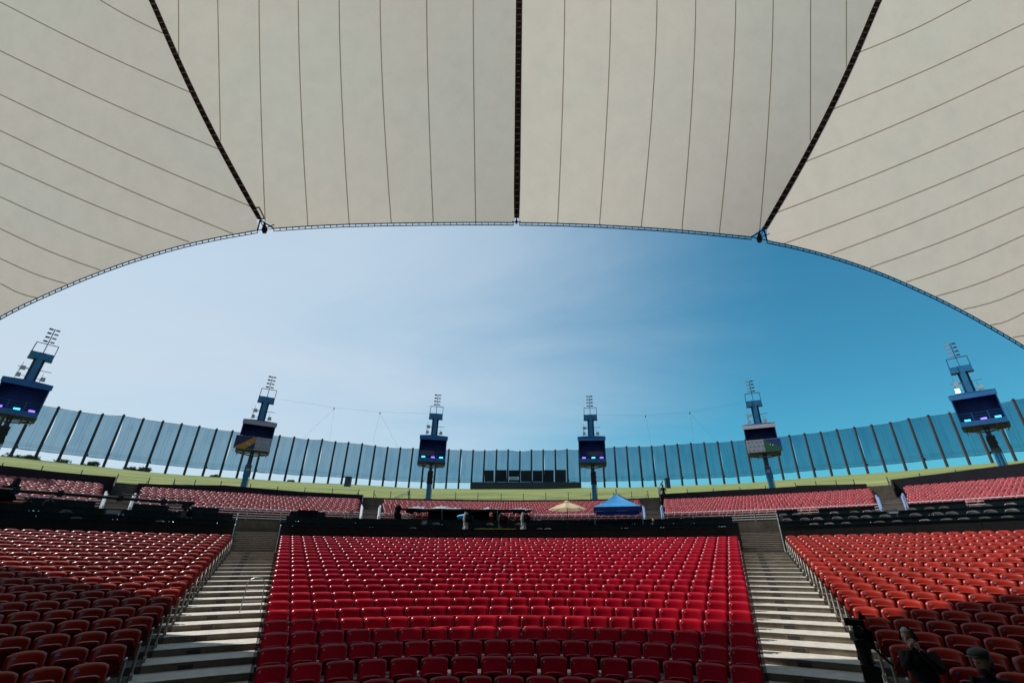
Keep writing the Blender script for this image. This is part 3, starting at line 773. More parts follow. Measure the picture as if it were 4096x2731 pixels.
# lawn edge fence: short posts with wires
def lawn_fence(label, pxs, y0, hgt=.86):
    azs = [math.degrees(ray(p, y0)[0]) for p in pxs]
    t = thing('wire_fence', pol(azs[0], 52.9, 5.75), 0, label, 'fence', 'wire fences along the foot of the lawn')
    tops = []
    for i, a in enumerate(azs):
        b = pol(a, 52.9, lawn_h(a, 52.9) - .1); mb = MB(); mb.tube((0, 0, 0), (0, 0, hgt + .1), .038, 'metalpost', 6)
        if i in (0, len(azs) - 1): mb.tube((0, 0, hgt * .8), (.45 if i == 0 else -.45, 0, 0), .03, 'metalpost', 6)
        o = mb.build('post', parent=t); o.location = b - t.location; tops.append(b)
    mb = MB()
    for h in np.linspace(.22, hgt + .02, 6): mb.path([p + Vector((0, 0, h)) for p in tops], .008, 'metalpost', 4)
    o = mb.build('wires', parent=t); o.location = -t.location
lawn_fence('wire fence on the lawn edge above the far left seats', [-120, 0, 165, 330, 480, 610], 1880)
lawn_fence('wire fence on the lawn edge above the left seats', [695, 780, 885, 1005, 1115, 1225, 1335, 1440], 1930)
lawn_fence('wire fence on the lawn edge across the middle, between the two centre towers', [1495, 1563, 1635, 1823, 1912, 2005, 2094, 2183, 2273, 2362, 2455, 2526, 2592], 1975)
lawn_fence('wire fence on the lawn edge above the right seats', [2745, 2850, 2957, 3060, 3182, 3265, 3348, 3420], 1940)
lawn_fence('wire fence on the lawn edge above the far right seats', [3540, 3675, 3825, 3990, 4160], 1890)
# small barred gate panels by the left centre tower
t = thing('barred_gate', at(1600, 1995, 53.4), 0, 'slanting barred gate on the lawn edge left of the left centre tower', 'gate'); mb = MB()
for i in range(5): mb.tube(at(1566 + i * 2, 2000 - i * 3, 53.4), at(1634, 1977 - i * 5 + 2, 53.4), .018, 'galv', 5)
mb.tube(at(1634, 1997, 53.4), at(1632, 1962, 53.4), .05, 'metalpost', 6); mb.tube(at(1640, 1993, 53.4), at(1638, 1956, 53.4), .05, 'metalpost', 6)
o = mb.build('gate_bars', parent=t); o.location = -t.location

# ------------------------------------------------------------------ tall net fence on the berm
FD = 110.0
tops_px = [(231,1633),(317,1648),(407,1660),(492,1664),(571,1678),(649,1688),(724,1698),(795,1708),(864,1719),(928,1726),(1117,1745),(1175,1751),(1231,1759),(1287,1760),(1340,1769),(1392,1772),(1447,1777),(1499,1785),(1549,1791),(1600,1793),(1650,1795),(1794,1800),(1842,1801),(1891,1803),
           (1937,1804),(1985,1802),(2031,1801),(2078,1807),(2124,1802),(2171,1802),(2219,1802),(2266,1799),(2314,1801),(2455,1790),(2504,1788),(2554,1788),(2604,1787),(2655,1783),(2707,1779),(2761,1775),(2814,1773),(2868,1770),(2924,1767),(3155,1744),(3216,1737),(3280,1731),(3345,1721),(3415,1712),(3484,1703),(3559,1693),(3632,1678),(3711,1665),(3796,1655),(4051,1602)]
mt = sorted((math.degrees(ray(x, y)[0]), ray(x, y)[1]) for x, y in tops_px)
xa = [m[0] for m in mt]; xe = [m[1] for m in mt]
azs = []
a = mt[26][0]
azs = [xa[0]]
for z in xa[1:]:
    if z - azs[-1] < .8: continue
    n_ = int(round((z - azs[-1]) / 1.49)); p_ = azs[-1]
    azs += [p_ + (z - p_) * (i + 1) / n_ for i in range(n_)]
while azs[0] > -60: azs.insert(0, azs[0] - 1.49)
while azs[-1] < 60: azs.append(azs[-1] + 1.49)
fence = thing('net_fence', pol(0, FD, 14.7), 0, 'tall translucent blue-grey net fence on dark posts along the lawn crest', 'fence')
base = fence.location
pts = []
for i, az in enumerate(azs):
    e = float(np.interp(az, xa, xe)); ht = FD * e
    foot = pol(az, FD, lawn_h(az, FD) - .2); H = ht + .1 + EYE - foot.z
    hs = math.sin(LEAN) * H
    bot = foot - Vector((hs * .45, 0, 0)); top = foot + Vector((hs * .55, 0, H))
    mb = MB(); q = (top - bot)
    mb.tube(bot - foot, top - foot, .23, 'post', 8, .20); mb.tube(top - foot, top - foot + q.normalized() * .25, .26, 'post', 8, .12)
    if i % 3 == 0: mb.box(bot - foot + q * .2 + Vector((.24, 0, 0)), (.3, .3, .35), 'metalpost')
    o = mb.build('post', parent=fence); o.location = foot - base
    pts.append((bot, top))
for i in range(len(pts) - 1):
    (b0, t0), (b1, t1) = pts[i], pts[i + 1]
    mb = MB(); rows = []; nu, nv = 6, 10
    sl = random.choice((0, 0, .02, .05, .09)); sr = random.choice((0, 0, 0, .03)); sag = random.uniform(.0, .02); slb = random.choice((0, .04))
    for j in range(nv + 1):
        v = .175 + (.985 - .175) * j / nv; vv = j / nv; r_ = []
        L0 = b0.lerp(t0, v); L1 = b1.lerp(t1, v)
        for k in range(nu + 1):
            u = k / nu
            uu = u + (1 - u) * sl * math.sin(math.pi * vv) + (1 - u) * .035 - u * sr * math.sin(math.pi * vv) - u * .03
            p = L0.lerp(L1, uu); p = p + Vector((0, 0, -sag * 9 * math.sin(math.pi * u) * (1 if j in (0,) else .3)))
            r_.append(p + Vector((0, .04 * math.sin(u * 6 + i), 0)))
        rows.append(r_)
    mb.grid(rows, 'net'); o = mb.build('net_panel', parent=fence); o.location = -base
mb = MB()
for fr_, r_ in ((.99, .05), (.175, .045), (.24, .02), (.275, .015)):
    mb.path([b.lerp(t, fr_) for b, t in pts], r_, 'cable', 4)
for i in range(len(pts) - 1):
    for u in (.42, .58) if i % 2 else (.36, .47):
        w = random.uniform(-.02, .02)
        mb.tube(pts[i][0].lerp(pts[i + 1][0], u).lerp(pts[i][1].lerp(pts[i + 1][1], u + w), .175), pts[i][0].lerp(pts[i + 1][0], u).lerp(pts[i][1].lerp(pts[i + 1][1], u + w), .985), .010, 'cable', 4)
o = mb.build('cables', parent=fence); o.location = -base

# dark hut with seven screen panels in front of the net
t = thing('dark_hut', at(2105, 1950, 104), 0, 'long low dark hut with seven black panels and white sign on the lawn crest', 'building')
mb = MB()
def slab(mb, x0, y0, x1, y1, D, m, thick=.5):
    P = [at(x0, y1, D), at(x1, y1, D), at(x1, y0, D), at(x0, y0, D)]; mb.prism(P, m, (0, thick, 0))
slab(mb, 1882, 1927, 2322, 1956, 104, 'teal', 3.5)
for i in range(44):
    slab(mb, 1883 + i * 10, 1929, 1885 + i * 10, 1951, 103.95, 'black', .1)
o = mb.build('wall', parent=t); o.location = -t.location
for i, (x0, x1, y0, y1) in enumerate(((1936, 1977, 1880, 1926), (1984, 2028, 1879, 1926), (2033, 2078, 1880, 1926), (2081, 2125, 1881, 1926), (2129, 2171, 1881, 1926), (2175, 2217, 1879, 1927), (2221, 2266, 1878, 1927))):
    mb = MB(); slab(mb, x0 + 2, y0, x1 - 2, y1, 109.6, 'navywall' if i % 3 else 'black', .06); o = mb.build('screen_panel', parent=t); o.location = -t.location
mb = MB(); slab(mb, 2034, 1906, 2076, 1918, 109.4, 'rail', .08)
for k in range(9): slab(mb, 2040 + k * 3.2, 1910.5, 2042 + k * 3.2, 1914, 109.35, 'lettering', .02)
o = mb.build('sign_board', parent=t); o.location = -t.location
# utility pillars on the lawn
for px0, px1, y0, y1, D, lab in ((1375, 1399, 1914, 1956, 90, 'dark teal pillar standing on the lawn at left of centre'), (2664, 2682, 1920, 1958, 88, 'dark teal pillar on the lawn behind the silhouetted operator')):
    w = (px1 - px0) / F_PX * D; c = at((px0 + px1) / 2, y1, D); hh = (y1 - y0) / F_PX * D
    mb = MB(); mb.box((0, 0, hh / 2), (w * .8, .9, hh), 'teal'); mb.box((0, -.02, hh + .05), (w * .88, 1.0, .1), 'teal'); mb.box((0, -.46, hh * .45), (w * .5, .03, hh * .6), 'dkblue')
    o = mb.build('utility_pillar', origin=c); o.location = c; o.rotation_euler.y = LEAN
    for v in o.data.vertices: v.co = v.co + Vector(c)
    tag(o, lab, 'pillar', 'teal pillars on the lawn')

# ------------------------------------------------------------------ speaker towers
TD = 54.5
def tower(px_top, py_top, label, lamps, banner=None, board=None, glint=False, stack=True, s=1.0):
    a_t, e_t = ray(px_top, py_top); h = (TD - 1.1) * e_t - 7.5 * s
    az_deg = math.degrees(a_t) - math.degrees(7.5 * s * math.sin(LEAN) * math.cos(a_t) / TD)
    loc = pol(az_deg, TD, h)
    t = thing('speaker_tower', loc, -R(az_deg), label, 'tower', 'blue speaker towers round the seats', ry=0)
    t.rotation_euler = (Matrix.Rotation(LEAN, 3, 'Y') @ Matrix.Rotation(-R(az_deg), 3, 'Z')).to_euler()
    t.scale = (s, s, s)
    mb = MB()
    mb.box((0, 0, .10), (.95, .9, .5), 'blue'); mb.tube((0, 0, 0), (0, 0, 2.2), .30, 'blue', 12, .28); mb.box((-.16, -.28, 1.2), (.12, .08, 2.0), 'blue'); mb.tube((.34, -.1, -.3), (.34, -.1, 2.3), .035, 'dkblue', 6)
    if not stack:
        mb.box((0, 0, 2.3), (.62, .5, 1.2), 'blue'); mb.box((0, -.05, 3.3), (.42, .35, 1.0), 'dkblue')
    mb.build('mast_base', parent=t)
    if stack:
        mb = MB()
        for i in range(6): mb.box((.02 * (i % 2), -.05, 2.15 + .245 * i), (.66 - .02 * (i % 3), .6, .235), 'black', taper=.94)
        mb.build('speaker_stack', parent=t)
    else:
        mb = MB(); mb.box((.0, -.30, 2.85), (.34, .12, .42), 'mauve'); mb.box((0, -.30, 2.4), (.30, .12, .28), 'whitep'); mb.build('control_box', parent=t)
    mb = MB(); mb.tube((0, 0, 3.5), (0, 0, 4.3), .20, 'dkblue', 8)
    mb.tube((0, .98, 4.2), (0, .98, 7.6), .16, 'dkblue', 8); mb.tube((0, 0, 4.15), (0, .98, 4.3), .14, 'dkblue', 8); mb.build('neck', parent=t)
    # cabin floor frame: tapered hexagonal underside
    mb = MB()
    hexa = [(-1.62, -1.0), (1.62, -1.0), (1.62, .5), (.6, 1.25), (-.6, 1.25), (-1.62, .5)]
    zf = 4.42
    bot = [(-1.55, -.95, zf - .42), (1.55, -.95, zf - .42), (1.55, .5, zf - .42), (.6, 1.15, zf - .42), (-.6, 1.15, zf - .42), (-1.55, .5, zf - .42)]
    front_low = [(-1.6, -1.0, zf), (-1.55, -.6, zf - .42), (0, -.55, zf - .60), (1.55, -.6, zf - .42), (1.6, -1.0, zf)]
    for a_, b_ in zip(front_low[:-1], front_low[1:]): mb.tube(a_, b_, .05, 'dkblue', 6)
    for x in (-1.55, -.8, 0, .8, 1.55):
        mb.tube((x, -1.0, zf - .03), (x * .9, 1.0, zf - .40), .045, 'metalpost', 6); mb.tube((x * .85, -.6, zf - .5), (0, .1, zf - .55), .04, 'galv', 6)
    mb.tube((-1.5, 0, zf - .3), (1.5, 0, zf - .3), .05, 'metalpost', 6)
    mb.build('floor_frame', parent=t)
    # open-fronted cabin
    mb = MB(); zc, zt = 4.42, 7.25; w = 1.60; d0, d1 = -1.0, .75
    mb.box((0, -.05, zc - .02), (2 * w, 1.9, .06), 'cabin'); mb.box((0, -.05, zc - .065), (2 * w - .02, 1.86, .02), 'hull_shade'); mb.box((0, d0, zc + .22), (2 * w, .06, .46), 'cabin')
    for s_ in (-1, 1):
        mb.box((s_ * (w - .04), (d0 + d1) / 2, (zc + zt) / 2), (.07, d1 - d0, zt - zc), 'cabin')
    mb.box((0, d1, (zc + zt) / 2), (2 * w, .06, zt - zc), 'cabin')
    mb.build('cabin', parent=t)
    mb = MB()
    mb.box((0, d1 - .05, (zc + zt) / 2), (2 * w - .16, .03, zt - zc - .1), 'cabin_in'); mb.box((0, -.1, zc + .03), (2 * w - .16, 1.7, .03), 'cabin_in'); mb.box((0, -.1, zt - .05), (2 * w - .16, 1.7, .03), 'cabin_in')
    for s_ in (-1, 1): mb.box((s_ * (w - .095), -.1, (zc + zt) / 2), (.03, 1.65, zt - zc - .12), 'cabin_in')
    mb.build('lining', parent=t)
    mb = MB(); vm = 'whitep' if banner else 'cabin'
    P = [(-w - .06, d0 - .20, zt - .28), (w + .08, d0 - .20, zt - .28), (w + .08, d0 - .12, zt + .22), (-w - .06, d0 - .12, zt + .22)]
    mb.prism(P, vm, (0, .06, 0))
    P = [(-w - .06, d0 - .14, zt + .22), (0, d0 - .14, zt + .33), (w + .08, d0 - .14, zt + .22)]
    mb.prism(P, 'cabin', (0, 2.0, 0)); mb.build('visor', parent=t)
    if lamps and not banner:
        for x, m_ in zip((-1.0, .12, 1.08), lamps):
            mb = MB(); mb.box((x, d0 + .16, zc + .56), (.42, .10, .16), m_); mb.box((x, d0 + .22, zc + .48), (.46, .08, .14), 'black'); mb.build('stage_lamp', parent=t)
    mb = MB()
    for x in (-.55, .55): mb.tube((x, d0 + .05, zc + .4), (x, d0 + .05, zc + 1.25), .02, 'blue', 6)
    for zz in (1.2, .95, .7): mb.path([(-w + .1, d0 + .05, zc + zz), (-.55, d0 + .05, zc + zz - .03), (0, d0 + .05, zc + zz - .08), (.55, d0 + .05, zc + zz), (w - .1, d0 + .05, zc + zz + .02)], .012, 'blue', 4)
    mb.build('guard_rail', parent=t)
    if board is not None:
        mb = MB(); mb.box((board, d0 + .25, zc + 1.05), (1.7, .03, .55), 'mauve'); mb.build('board', parent=t)
    if banner:
        # railed bay with hung banner
        mb = MB(); y = d0 - .32; z0, z1 = zc - .10, zc + 1.22; X0, X1 = (-w - .25, w - .05) if banner == 'gold' else (-w + .05, w + .2)
        for z_ in (z0, z1): mb.tube((X0, y, z_), (X1, y, z_), .03, 'galv', 6)
        for x in np.linspace(X0, X1, 5): mb.tube((x, y, z0), (x, y, z1), .022, 'galv', 6)
        for x in (X0, X1): mb.tube((x, y, z0), (x, 0, z0 - .1), .03, 'galv', 6); mb.tube((x, y, z1), (x, 0, z1), .03, 'galv', 6)
        mb.build('bay_rail', parent=t)
        mb = MB(); y2 = y - .05
        def q(x0, x1, z0_, z1_, m_, dy=0, th=.02): mb.prism([(x0, y2 - dy, z0_), (x1, y2 - dy, z0_), (x1, y2 - dy, z1_), (x0, y2 - dy, z1_)], m_, (0, th, 0))
        if banner == 'gold':
            xm = .05; q(xm, X1, z0, z1, 'banner'); q(X0, xm - .004, z0, z1, 'navy')
            mb.prism([(X0 + .02, y2 - .012, z0 + .02), (X0 + 1.1, y2 - .012, z0 + .02), (xm - .03, y2 - .012, z0 + .75), (xm - .03, y2 - .012, z1 - .02), (xm - .25, y2 - .012, z1 - .02)], 'gold', (0, .008, 0))
            cx = xm; CX1 = X1
            mb.sphere((X0 + 1.15, y2 - .02, z0 + .55), .05, 'rail', 8, 6, (1, .2, 1.6)); mb.sphere((X0 + 1.4, y2 - .02, z0 + .5), .05, 'rail', 8, 6, (1, .2, 1.6))
        else:
            xm = .15; q(X0, xm, z0, z1, 'banner'); q(xm + .004, X1, z0, z1, 'cabin_in')
            mb.prism([(xm + .01, y2 - .012, z0 + .02), (X1 - .02, y2 - .012, z0 + .02), (X1 - .02, y2 - .012, z0 + .35), (xm + .01, y2 - .012, z1 - .02)], 'green', (0, .008, 0))
            mb.sphere((xm + .6, y2 - .02, z0 + .68), .045, 'rail', 8, 6, (1, .2, 1.6)); mb.sphere((xm + .85, y2 - .02, z0 + .62), .045, 'rail', 8, 6, (1, .2, 1.6))
            cx = X0; CX1 = xm
        for i in range(4):
            for j in range(3):
                mb.box((cx + (CX1 - cx) * (i + .5) / 4 + (.06 if j % 2 else -.06), y2 - .012, z0 + (z1 - z0) * (j + .5) / 3), (.09, .02, .07), 'lettering')
        mb.build('banner', parent=t)
    # upper mast
    mb = MB(); mb.box((0, .0, 8.85), (.44, .30, 2.6), 'blue'); mb.box((0, .25, 8.7), (.80, .12, 2.4), 'dkblue'); mb.build('upper_mast', parent=t)
    mb = MB(); mb.box((-.52, .1, 9.85), (.62, .6, .55), 'blue'); mb.box((.52, .1, 9.85), (.62, .6, .55), 'blue'); mb.box((0, .2, 9.62), (1.70, .5, .14), 'dkblue'); mb.build('winch_head', parent=t)
    mb = MB()
    mb.path([(-.78, .05, 10.1), (-.74, .05, 10.98), (.80, .05, 10.98), (.80, .05, 10.1)], .035, 'dkblue', 6); mb.tube((0, .05, 10.1), (0, .05, 12.4), .04, 'blue', 6); mb.build('top_frame', parent=t)
    for i in range(4):
        z_ = 12.3 - .37 * i
        for s_ in (-1, 1):
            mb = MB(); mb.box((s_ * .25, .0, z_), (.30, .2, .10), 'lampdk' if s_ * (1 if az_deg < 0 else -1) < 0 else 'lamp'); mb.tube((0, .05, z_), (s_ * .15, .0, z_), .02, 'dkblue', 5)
            mb.build('small_lamp', parent=t)
    for (x, z_, w_) in ((-.78, 8.62, .40), (-.85, 8.02, .34), (.80, 8.0, .38)):
        mb = MB(); mb.box((x, -.1, z_), (w_, .25, .30), 'glint_glow' if (glint and x < -.8) else 'lamp', taper=.85)
        mb.tube((x - .12, 0, z_ - .4), (x - .12, 0, z_ + .5), .016, 'metalpost', 5); mb.tube((0, 0, z_), (x, 0, z_), .02, 'metalpost', 5); mb.build('floodlight', parent=t)
    mb = MB()
    for s_ in (-1, 1): mb.tube((s_ * .3, 0, 8.68), (s_ * 1.15, 0, 8.70), .025, 'metalpost', 5)
    mb.build('lamp_arm', parent=t)
    for c in t.children:
        if not c.name.split('.')[0] in ('upper_mast', 'winch_head', 'top_frame', 'small_lamp', 'floodlight', 'lamp_arm'): continue
        for v in c.data.vertices: v.co.z = 7.3 + (v.co.z - 7.3) * 1.13
    return t
c_, v_ = 'cyan', 'violet'
tower(116, 1522, 'leftmost blue tower with open cabin and cyan and violet lamps, cut by the left border', (v_, c_, v_), s=.92)
tower(1043, 1682, 'blue tower with pale awning and navy, gold and white banner left of centre', None, banner='gold', stack=False, s=.955)
tower(1736, 1741, 'blue tower left of centre with open cabin and cyan, violet, cyan lamps', (c_, v_, c_), board=-.6, s=.97)
tower(2365, 1744, 'blue tower right of centre with open cabin and violet, cyan, violet lamps', (v_, c_, v_), board=.45, s=.96)
tower(3032, 1693, 'blue tower with pale awning and white and green banner right of centre', None, banner='green', stack=False, s=.93)
tower(3882, 1567, 'rightmost blue tower with open cabin and floodlights with painted sun glints near the right border', (c_, v_, c_), glint=True, s=.89)
# wires strung between tower heads
def wire(pts_px, drops, label):
    t = thing('overhead_wire', at(*pts_px[0], 54), 0, label, 'cable'); mb = MB()
    mb.path([at(x, y, 54) for x, y in pts_px], .006, 'metalpost', 4)
    o = mb.build('span', parent=t); o.location = -t.location
    for (x, y), ends in drops:
        mb = MB(); mb.tube(at(x, y, 54), at(x - 2, y + 8, 54), .05, 'cable', 6)
        for ex, ey in ends: mb.tube(at(x, y + 4, 54), at(ex, ey, 54), .007, 'metalpost', 4)
        o = mb.build('dropper', parent=t); o.location = -t.location
wire([(1120, 1596), (1240, 1614), (1338, 1630), (1520, 1648), (1722, 1654)], [((1337, 1630), [(1212, 1752), (1318, 1760)]), ((1521, 1648), [(1489, 1775), (1592, 1790)])], 'thin sagging wire with two droppers between the two towers left of centre')
wire([(2386, 1658), (2585, 1661), (2760, 1648), (2960, 1612)], [((2583, 1661), [(2606, 1785)]), ((2760, 1648), [(2776, 1775), (2860, 1762)])], 'thin wire with two droppers between the two towers right of centre')

# ------------------------------------------------------------------ bushes beyond the crest
def leafclump(name, c, rx, rz, n, label, group=None, m='shrub'):
    mb = MB()
    for s_ in range(5):
        a = s_ * 1.3; mb.tube((0, 0, -.3), (rx * .5 * math.cos(a), rx * .5 * math.sin(a), rz * .9), .05, 'post', 5, .02)
    ctr = [(random.uniform(-.7, .7) * rx, random.uniform(-.5, .5) * rx, random.uniform(.25, .75) * rz, random.uniform(.3, .55)) for _ in range(7)]
    for _ in range(n):
        cx, cy, cz, cr_ = random.choice(ctr)
        d = Vector((random.gauss(0, 1), random.gauss(0, 1), random.gauss(0, 1))).normalized() * random.random() ** .4
        p = Vector((cx + d.x * cr_ * rx, cy + d.y * cr_ * rx, max(.02, cz + d.z * cr_ * rz)))
        q = Matrix.Rotation(random.uniform(0, 6.3), 3, 'Z') @ Matrix.Rotation(random.uniform(0, 3), 3, 'X'); sz = random.uniform(.16, .36)
        mb.add([p + q @ Vector(v) * sz for v in ((-.5, 0, 0), (0, -.3, 0), (.6, 0, .1), (0, .3, 0))], [(0, 1, 2, 3)], m)
    o = mb.build(name); o.location = c; tag(o, label, 'bush', group); return o
for px, py, r, rz, w in ((70, 1838, 2.3, 1.3, 'beside the second post from the left'), (118, 1842, 1.8, 1.1, 'behind the third post from the left'), (232, 1850, 2.2, 1.0, 'between the fourth and fifth left posts'), (355, 1860, 2.4, .9, 'below the left part of the net'), (520, 1878, 1.6, .6, 'left of the pair by the seventh post'),
                      (573, 1882, 1.8, .9, 'by the seventh post'), (860, 1907, 1.5, .6, 'well left of the second tower'), (1163, 1932, 1.3, 1.0, 'standing alone right of the second tower')):
    leafclump('bush', at(px, py, 113) + Vector((0, 0, -.35)), r * .75, rz * .7 + .35, 900, 'dark green bush on the lawn crest {}'.format(w), 'bushes on the lawn crest')

# ------------------------------------------------------------------ tent roof
def edge_y(px):                              # measured lower edge of the membrane
    X = [-1800, -1200, -600, 0, 200, 400, 600, 800, 1030, 1095, 1300, 1500, 1800, 2060, 2300, 2500, 2700, 2900, 3005, 3068, 3250, 3500, 3800, 4096, 4700, 5300, 6000]
    Y = [2900, 2250, 1650, 1262, 1168, 1084, 1016, 962, 921, 914, 900, 894, 890, 890, 895, 905, 918, 937, 948, 962, 1000, 1078, 1212, 1380, 1790, 2350, 2950]
    if abs(px - 1062) < 130 or abs(px - 3036) < 130: return float(np.interp(px, X, Y))
    return float(np.mean([np.interp(px + d_, X, Y) for d_ in (-100, -60, -20, 20, 60, 100)]))
def ribx(side, py):                          # rib lines
    if side < 0: return 1040 + (607 - 1040) * (878 - py) / 878.0 - 19 * math.sin(math.pi * min(1, max(0, (878 - py) / 878.)))
    if side > 0: return 3056 + (3514 - 3056) * (918 - py) / 918.0 + 25 * math.sin(math.pi * min(1, max(0, (918 - py) / 918.)))
    return 2066 + 10 * (885 - py) / 885.0
def zdepth(px, py):                          # gentle saddle shape, in metres in front of the lens
    az, e = ray(px, max(-2200, py))
    base = 18.0 + .35 * ((px - 2060) / 2060) ** 2
    t = (px - ribx(-1, py)) / (ribx(0, py) - ribx(-1, py)); sag = 0
    if 0 < t < 1: sag = .55 * math.sin(math.pi * t)
    t2 = (px - ribx(0, py)) / (ribx(1, py) - ribx(0, py))
    if 0 < t2 < 1: sag = .55 * math.sin(math.pi * t2)
    if px < ribx(-1, py): sag = .9 * (1 - math.exp(-(ribx(-1, py) - px) / 900))
    if px > ribx(1, py): sag = .9 * (1 - math.exp(-(px - ribx(1, py)) / 900))
    return base + sag
PT = lambda px, py, dz=0: zpt(px, py, zdepth(px, py) + dz)
YT = -1500.0
roof = thing('tent_roof', (0, 6, EYE + 30), 0, 'huge pale translucent fabric tent roof with dark ribs arching over the view', 'tent roof')
rb = roof.location
def rchild(mb, name, smooth=False):
    o = mb.build(name, parent=roof, smooth=smooth); o.location = -rb; return o
def panel(xa_, xb_, nx, ny=26, ytop=YT):
    """xa_, xb_: functions of v in 0..1 (0 lower edge) giving px bounds at that height."""
    rows = []
    for j in range(ny + 1):
        v = j / ny; r_ = []
        for i in range(nx + 1):
            u = i / nx
            r_.append(PT(*xb_(u, v)))
        rows.append(r_)
    mb = MB(); mb.grid(rows, 'membrane'); return mb
G = 9                                       # half rib gap in px
def mid_left(u, v):
    yb0 = edge_y(1095 + (2054 - 1095) * u); y = yb0 + (YT - yb0) * v
    x0 = ribx(-1, y) + G if y < 878 else 1054 + (y - 878) * (1095 - 1054) / 36.
    x1 = ribx(0, y) - G
    if v == 0: return (1095 + (x1 - 1095) * u, edge_y(1095 + (x1 - 1095) * u))
    return (x0 + (x1 - x0) * u, y)
def mid_right(u, v):
    yb0 = edge_y(2078 + (3005 - 2078) * u); y = yb0 + (YT - yb0) * v
    x1 = ribx(1, y) - G if y < 918 else 3040 - (y - 918) * (3040 - 3005) / 30.
    x0 = ribx(0, y) + G
    if v == 0: return (x0 + (3005 - x0) * u, edge_y(x0 + (3005 - x0) * u))
    return (x0 + (x1 - x0) * u, y)
def side_l(u, v):                            # u: along lower edge from far left to the node
    xe = -1800 + (1030 + 1800) * u; ye = edge_y(xe)
    ry = 885 + (YT - 885) * u ** 0 * (1 - 0)  # not used
    # seams run from the lower edge up-left; ruled towards a high left line
    xt = -3600 + (ribx(-1, YT) - G + 3600) * u; yt = YT
    if u == 1: y = ye + (yt - ye) * v; return (min(1030, ribx(-1, y) - G), y)
    y = ye + (yt - ye) * v; x = xe + (xt - xe) * v
    xr = min(1030, ribx(-1, y) - G)
    # blend towards the rib so the sheet meets it
    xl = -1800 + (-3600 + 1800) * v
    return (xl + (xr - xl) * u if v > 0 else xe, y)
def side_r(u, v):
    xe = 3068 + (6000 - 3068) * u; ye = edge_y(xe); y = ye + (YT - ye) * v
    xl = max(3068, ribx(1, y) + G); xr = 6000 + (7700 - 6000) * v
    return (xl + (xr - xl) * u if v > 0 else xe, y)
panels = {}
for nm, fn, nx in (('ml', mid_left, 30), ('mr', mid_right, 30), ('sl', side_l, 48), ('sr', side_r, 48)):
    rows = []
    ny = 40
    for j in range(ny + 1):
        v = (j / ny) ** 1.5
        rows.append([PT(*fn(i / nx, v)) for i in range(nx + 1)])
    mb = MB(); mb.grid(rows, 'membrane'); rchild(mb, 'membrane_panel', True); panels[nm] = rows
# unseen part behind the ridge, made black to cut light on the seats
mb = MB()
for nm in panels:
    top = panels[nm][-1]; rows = []
    for j in range(9):
        u = j / 8; rows.append([Vector((p.x, p.y - 34 * u, p.z + (EYE + 10 - p.z) * u ** 1.15)) for p in top])
    mb.grid(rows, 'matte')
rchild(mb, 'back_roof_blocker', True)
# seams
def seam_line(mb, pts, w=4.4):
    n = len(pts); A = []; B = []
    for i, (x, y) in enumerate(pts):
        x2, y2 = pts[min(i + 1, n - 1)]; x1, y1 = pts[max(i - 1, 0)]
        dx, dy = x2 - x1, y2 - y1; L_ = math.hypot(dx, dy); nx_, ny_ = -dy / L_, dx / L_
        A.append(PT(x + nx_ * w / 2, y + ny_ * w / 2, -.02)); B.append(PT(x - nx_ * w / 2, y - ny_ * w / 2, -.02))
    mb.grid([A, B], 'seam')
mb = MB()
S4 = 4096 / 2352.0
for side, defs in ((0, [(712, 410), (709, 500), (610, 595), (708, 685), (803, 779), (900, 873), (996, 980), (1093, 1087)]), (1, [(1280, 1297), (1376, 1403), (1472, 1509), (1566, 1598), (1653, 1690), (1745, 1776), (1855, 1862), (1945, 1944)])):
    for bx, tx in defs:
        pts = []
        for j in range(160):
            y = 920 - j * 15.5
            t = (920 - y) / 920.0
            x = (bx + (tx - bx) * (1 - (1 - min(t, 1)) ** 1.6)) * S4 if not (bx in (712, 709) and side == 0) else tx * S4 + (2 if tx == 410 else 12) * (1 - t) * 1.5
            if bx in (1855, 1945): x = (tx + (bx - tx) * .2 * (1 - t)) * S4
            if t > 1: x += (tx * S4 - 2060) * .055 * (t - 1)
            if y > edge_y(x) - 2: continue
            if side == 0 and x < ribx(-1, y) + G: continue
            if side == 1 and x > ribx(1, y) - G: continue
            pts.append((x, y))
        if len(pts) > 2:
            y0 = edge_y(pts[0][0]); 
            if bx not in (712, 709, 1855, 1945): pts.insert(0, (pts[0][0], y0 - 1))
            seam_line(mb, pts)
L_seams = [((0, 5), (372, 75)), ((-60, 80), (435, 212)), ((0, 117), (500, 342)), ((0, 217), (570, 472)), ((0, 300), (535, 537)), ((0, 375), (450, 562)), ((0, 452), (340, 592)), ((0, 525), (245, 625)), ((0, 593), (165, 655)), ((0, 650), (90, 685))]
L_seams[0] = ((175, -35), (372, 76)); L_seams[1] = ((0, 5), (435, 212))
for (x0, y0), (x1, y1) in L_seams:
    k = (y1 - y0) / (x1 - x0); pts = []
    for j in range(240):
        x = x1 + 25 - (x1 + 925) * j / 239.; y = y1 + k * (x - x1) + 6 * math.sin(math.pi * min(1, (x1 - x) / max(1, x1 - x0)))
        X, Y = x * S4, y * S4
        if Y > edge_y(X) - 1: continue
        if X > ribx(-1, Y) - G + 4 and Y < 900: continue
        if Y < YT: break
        pts.append((X, Y))
    if len(pts) > 2: seam_line(mb, pts[:1] + pts[6::6])
R_seams = [((2352, 55), (1919, 249)), ((2352, 152), (1845, 374)), ((2352, 255), (1780, 490)), ((2352, 340), (1800, 560)), ((2352, 402), (1890, 590)), ((2352, 475), (1990, 617)), ((2352, 540), (2075, 650)), ((2352, 608), (2145, 682)), ((2352, 665), (2205, 712)), ((2352, 718), (2268, 748)), ((2352, 770), (2335, 777)), ((2230, 0), (1975, 120))]
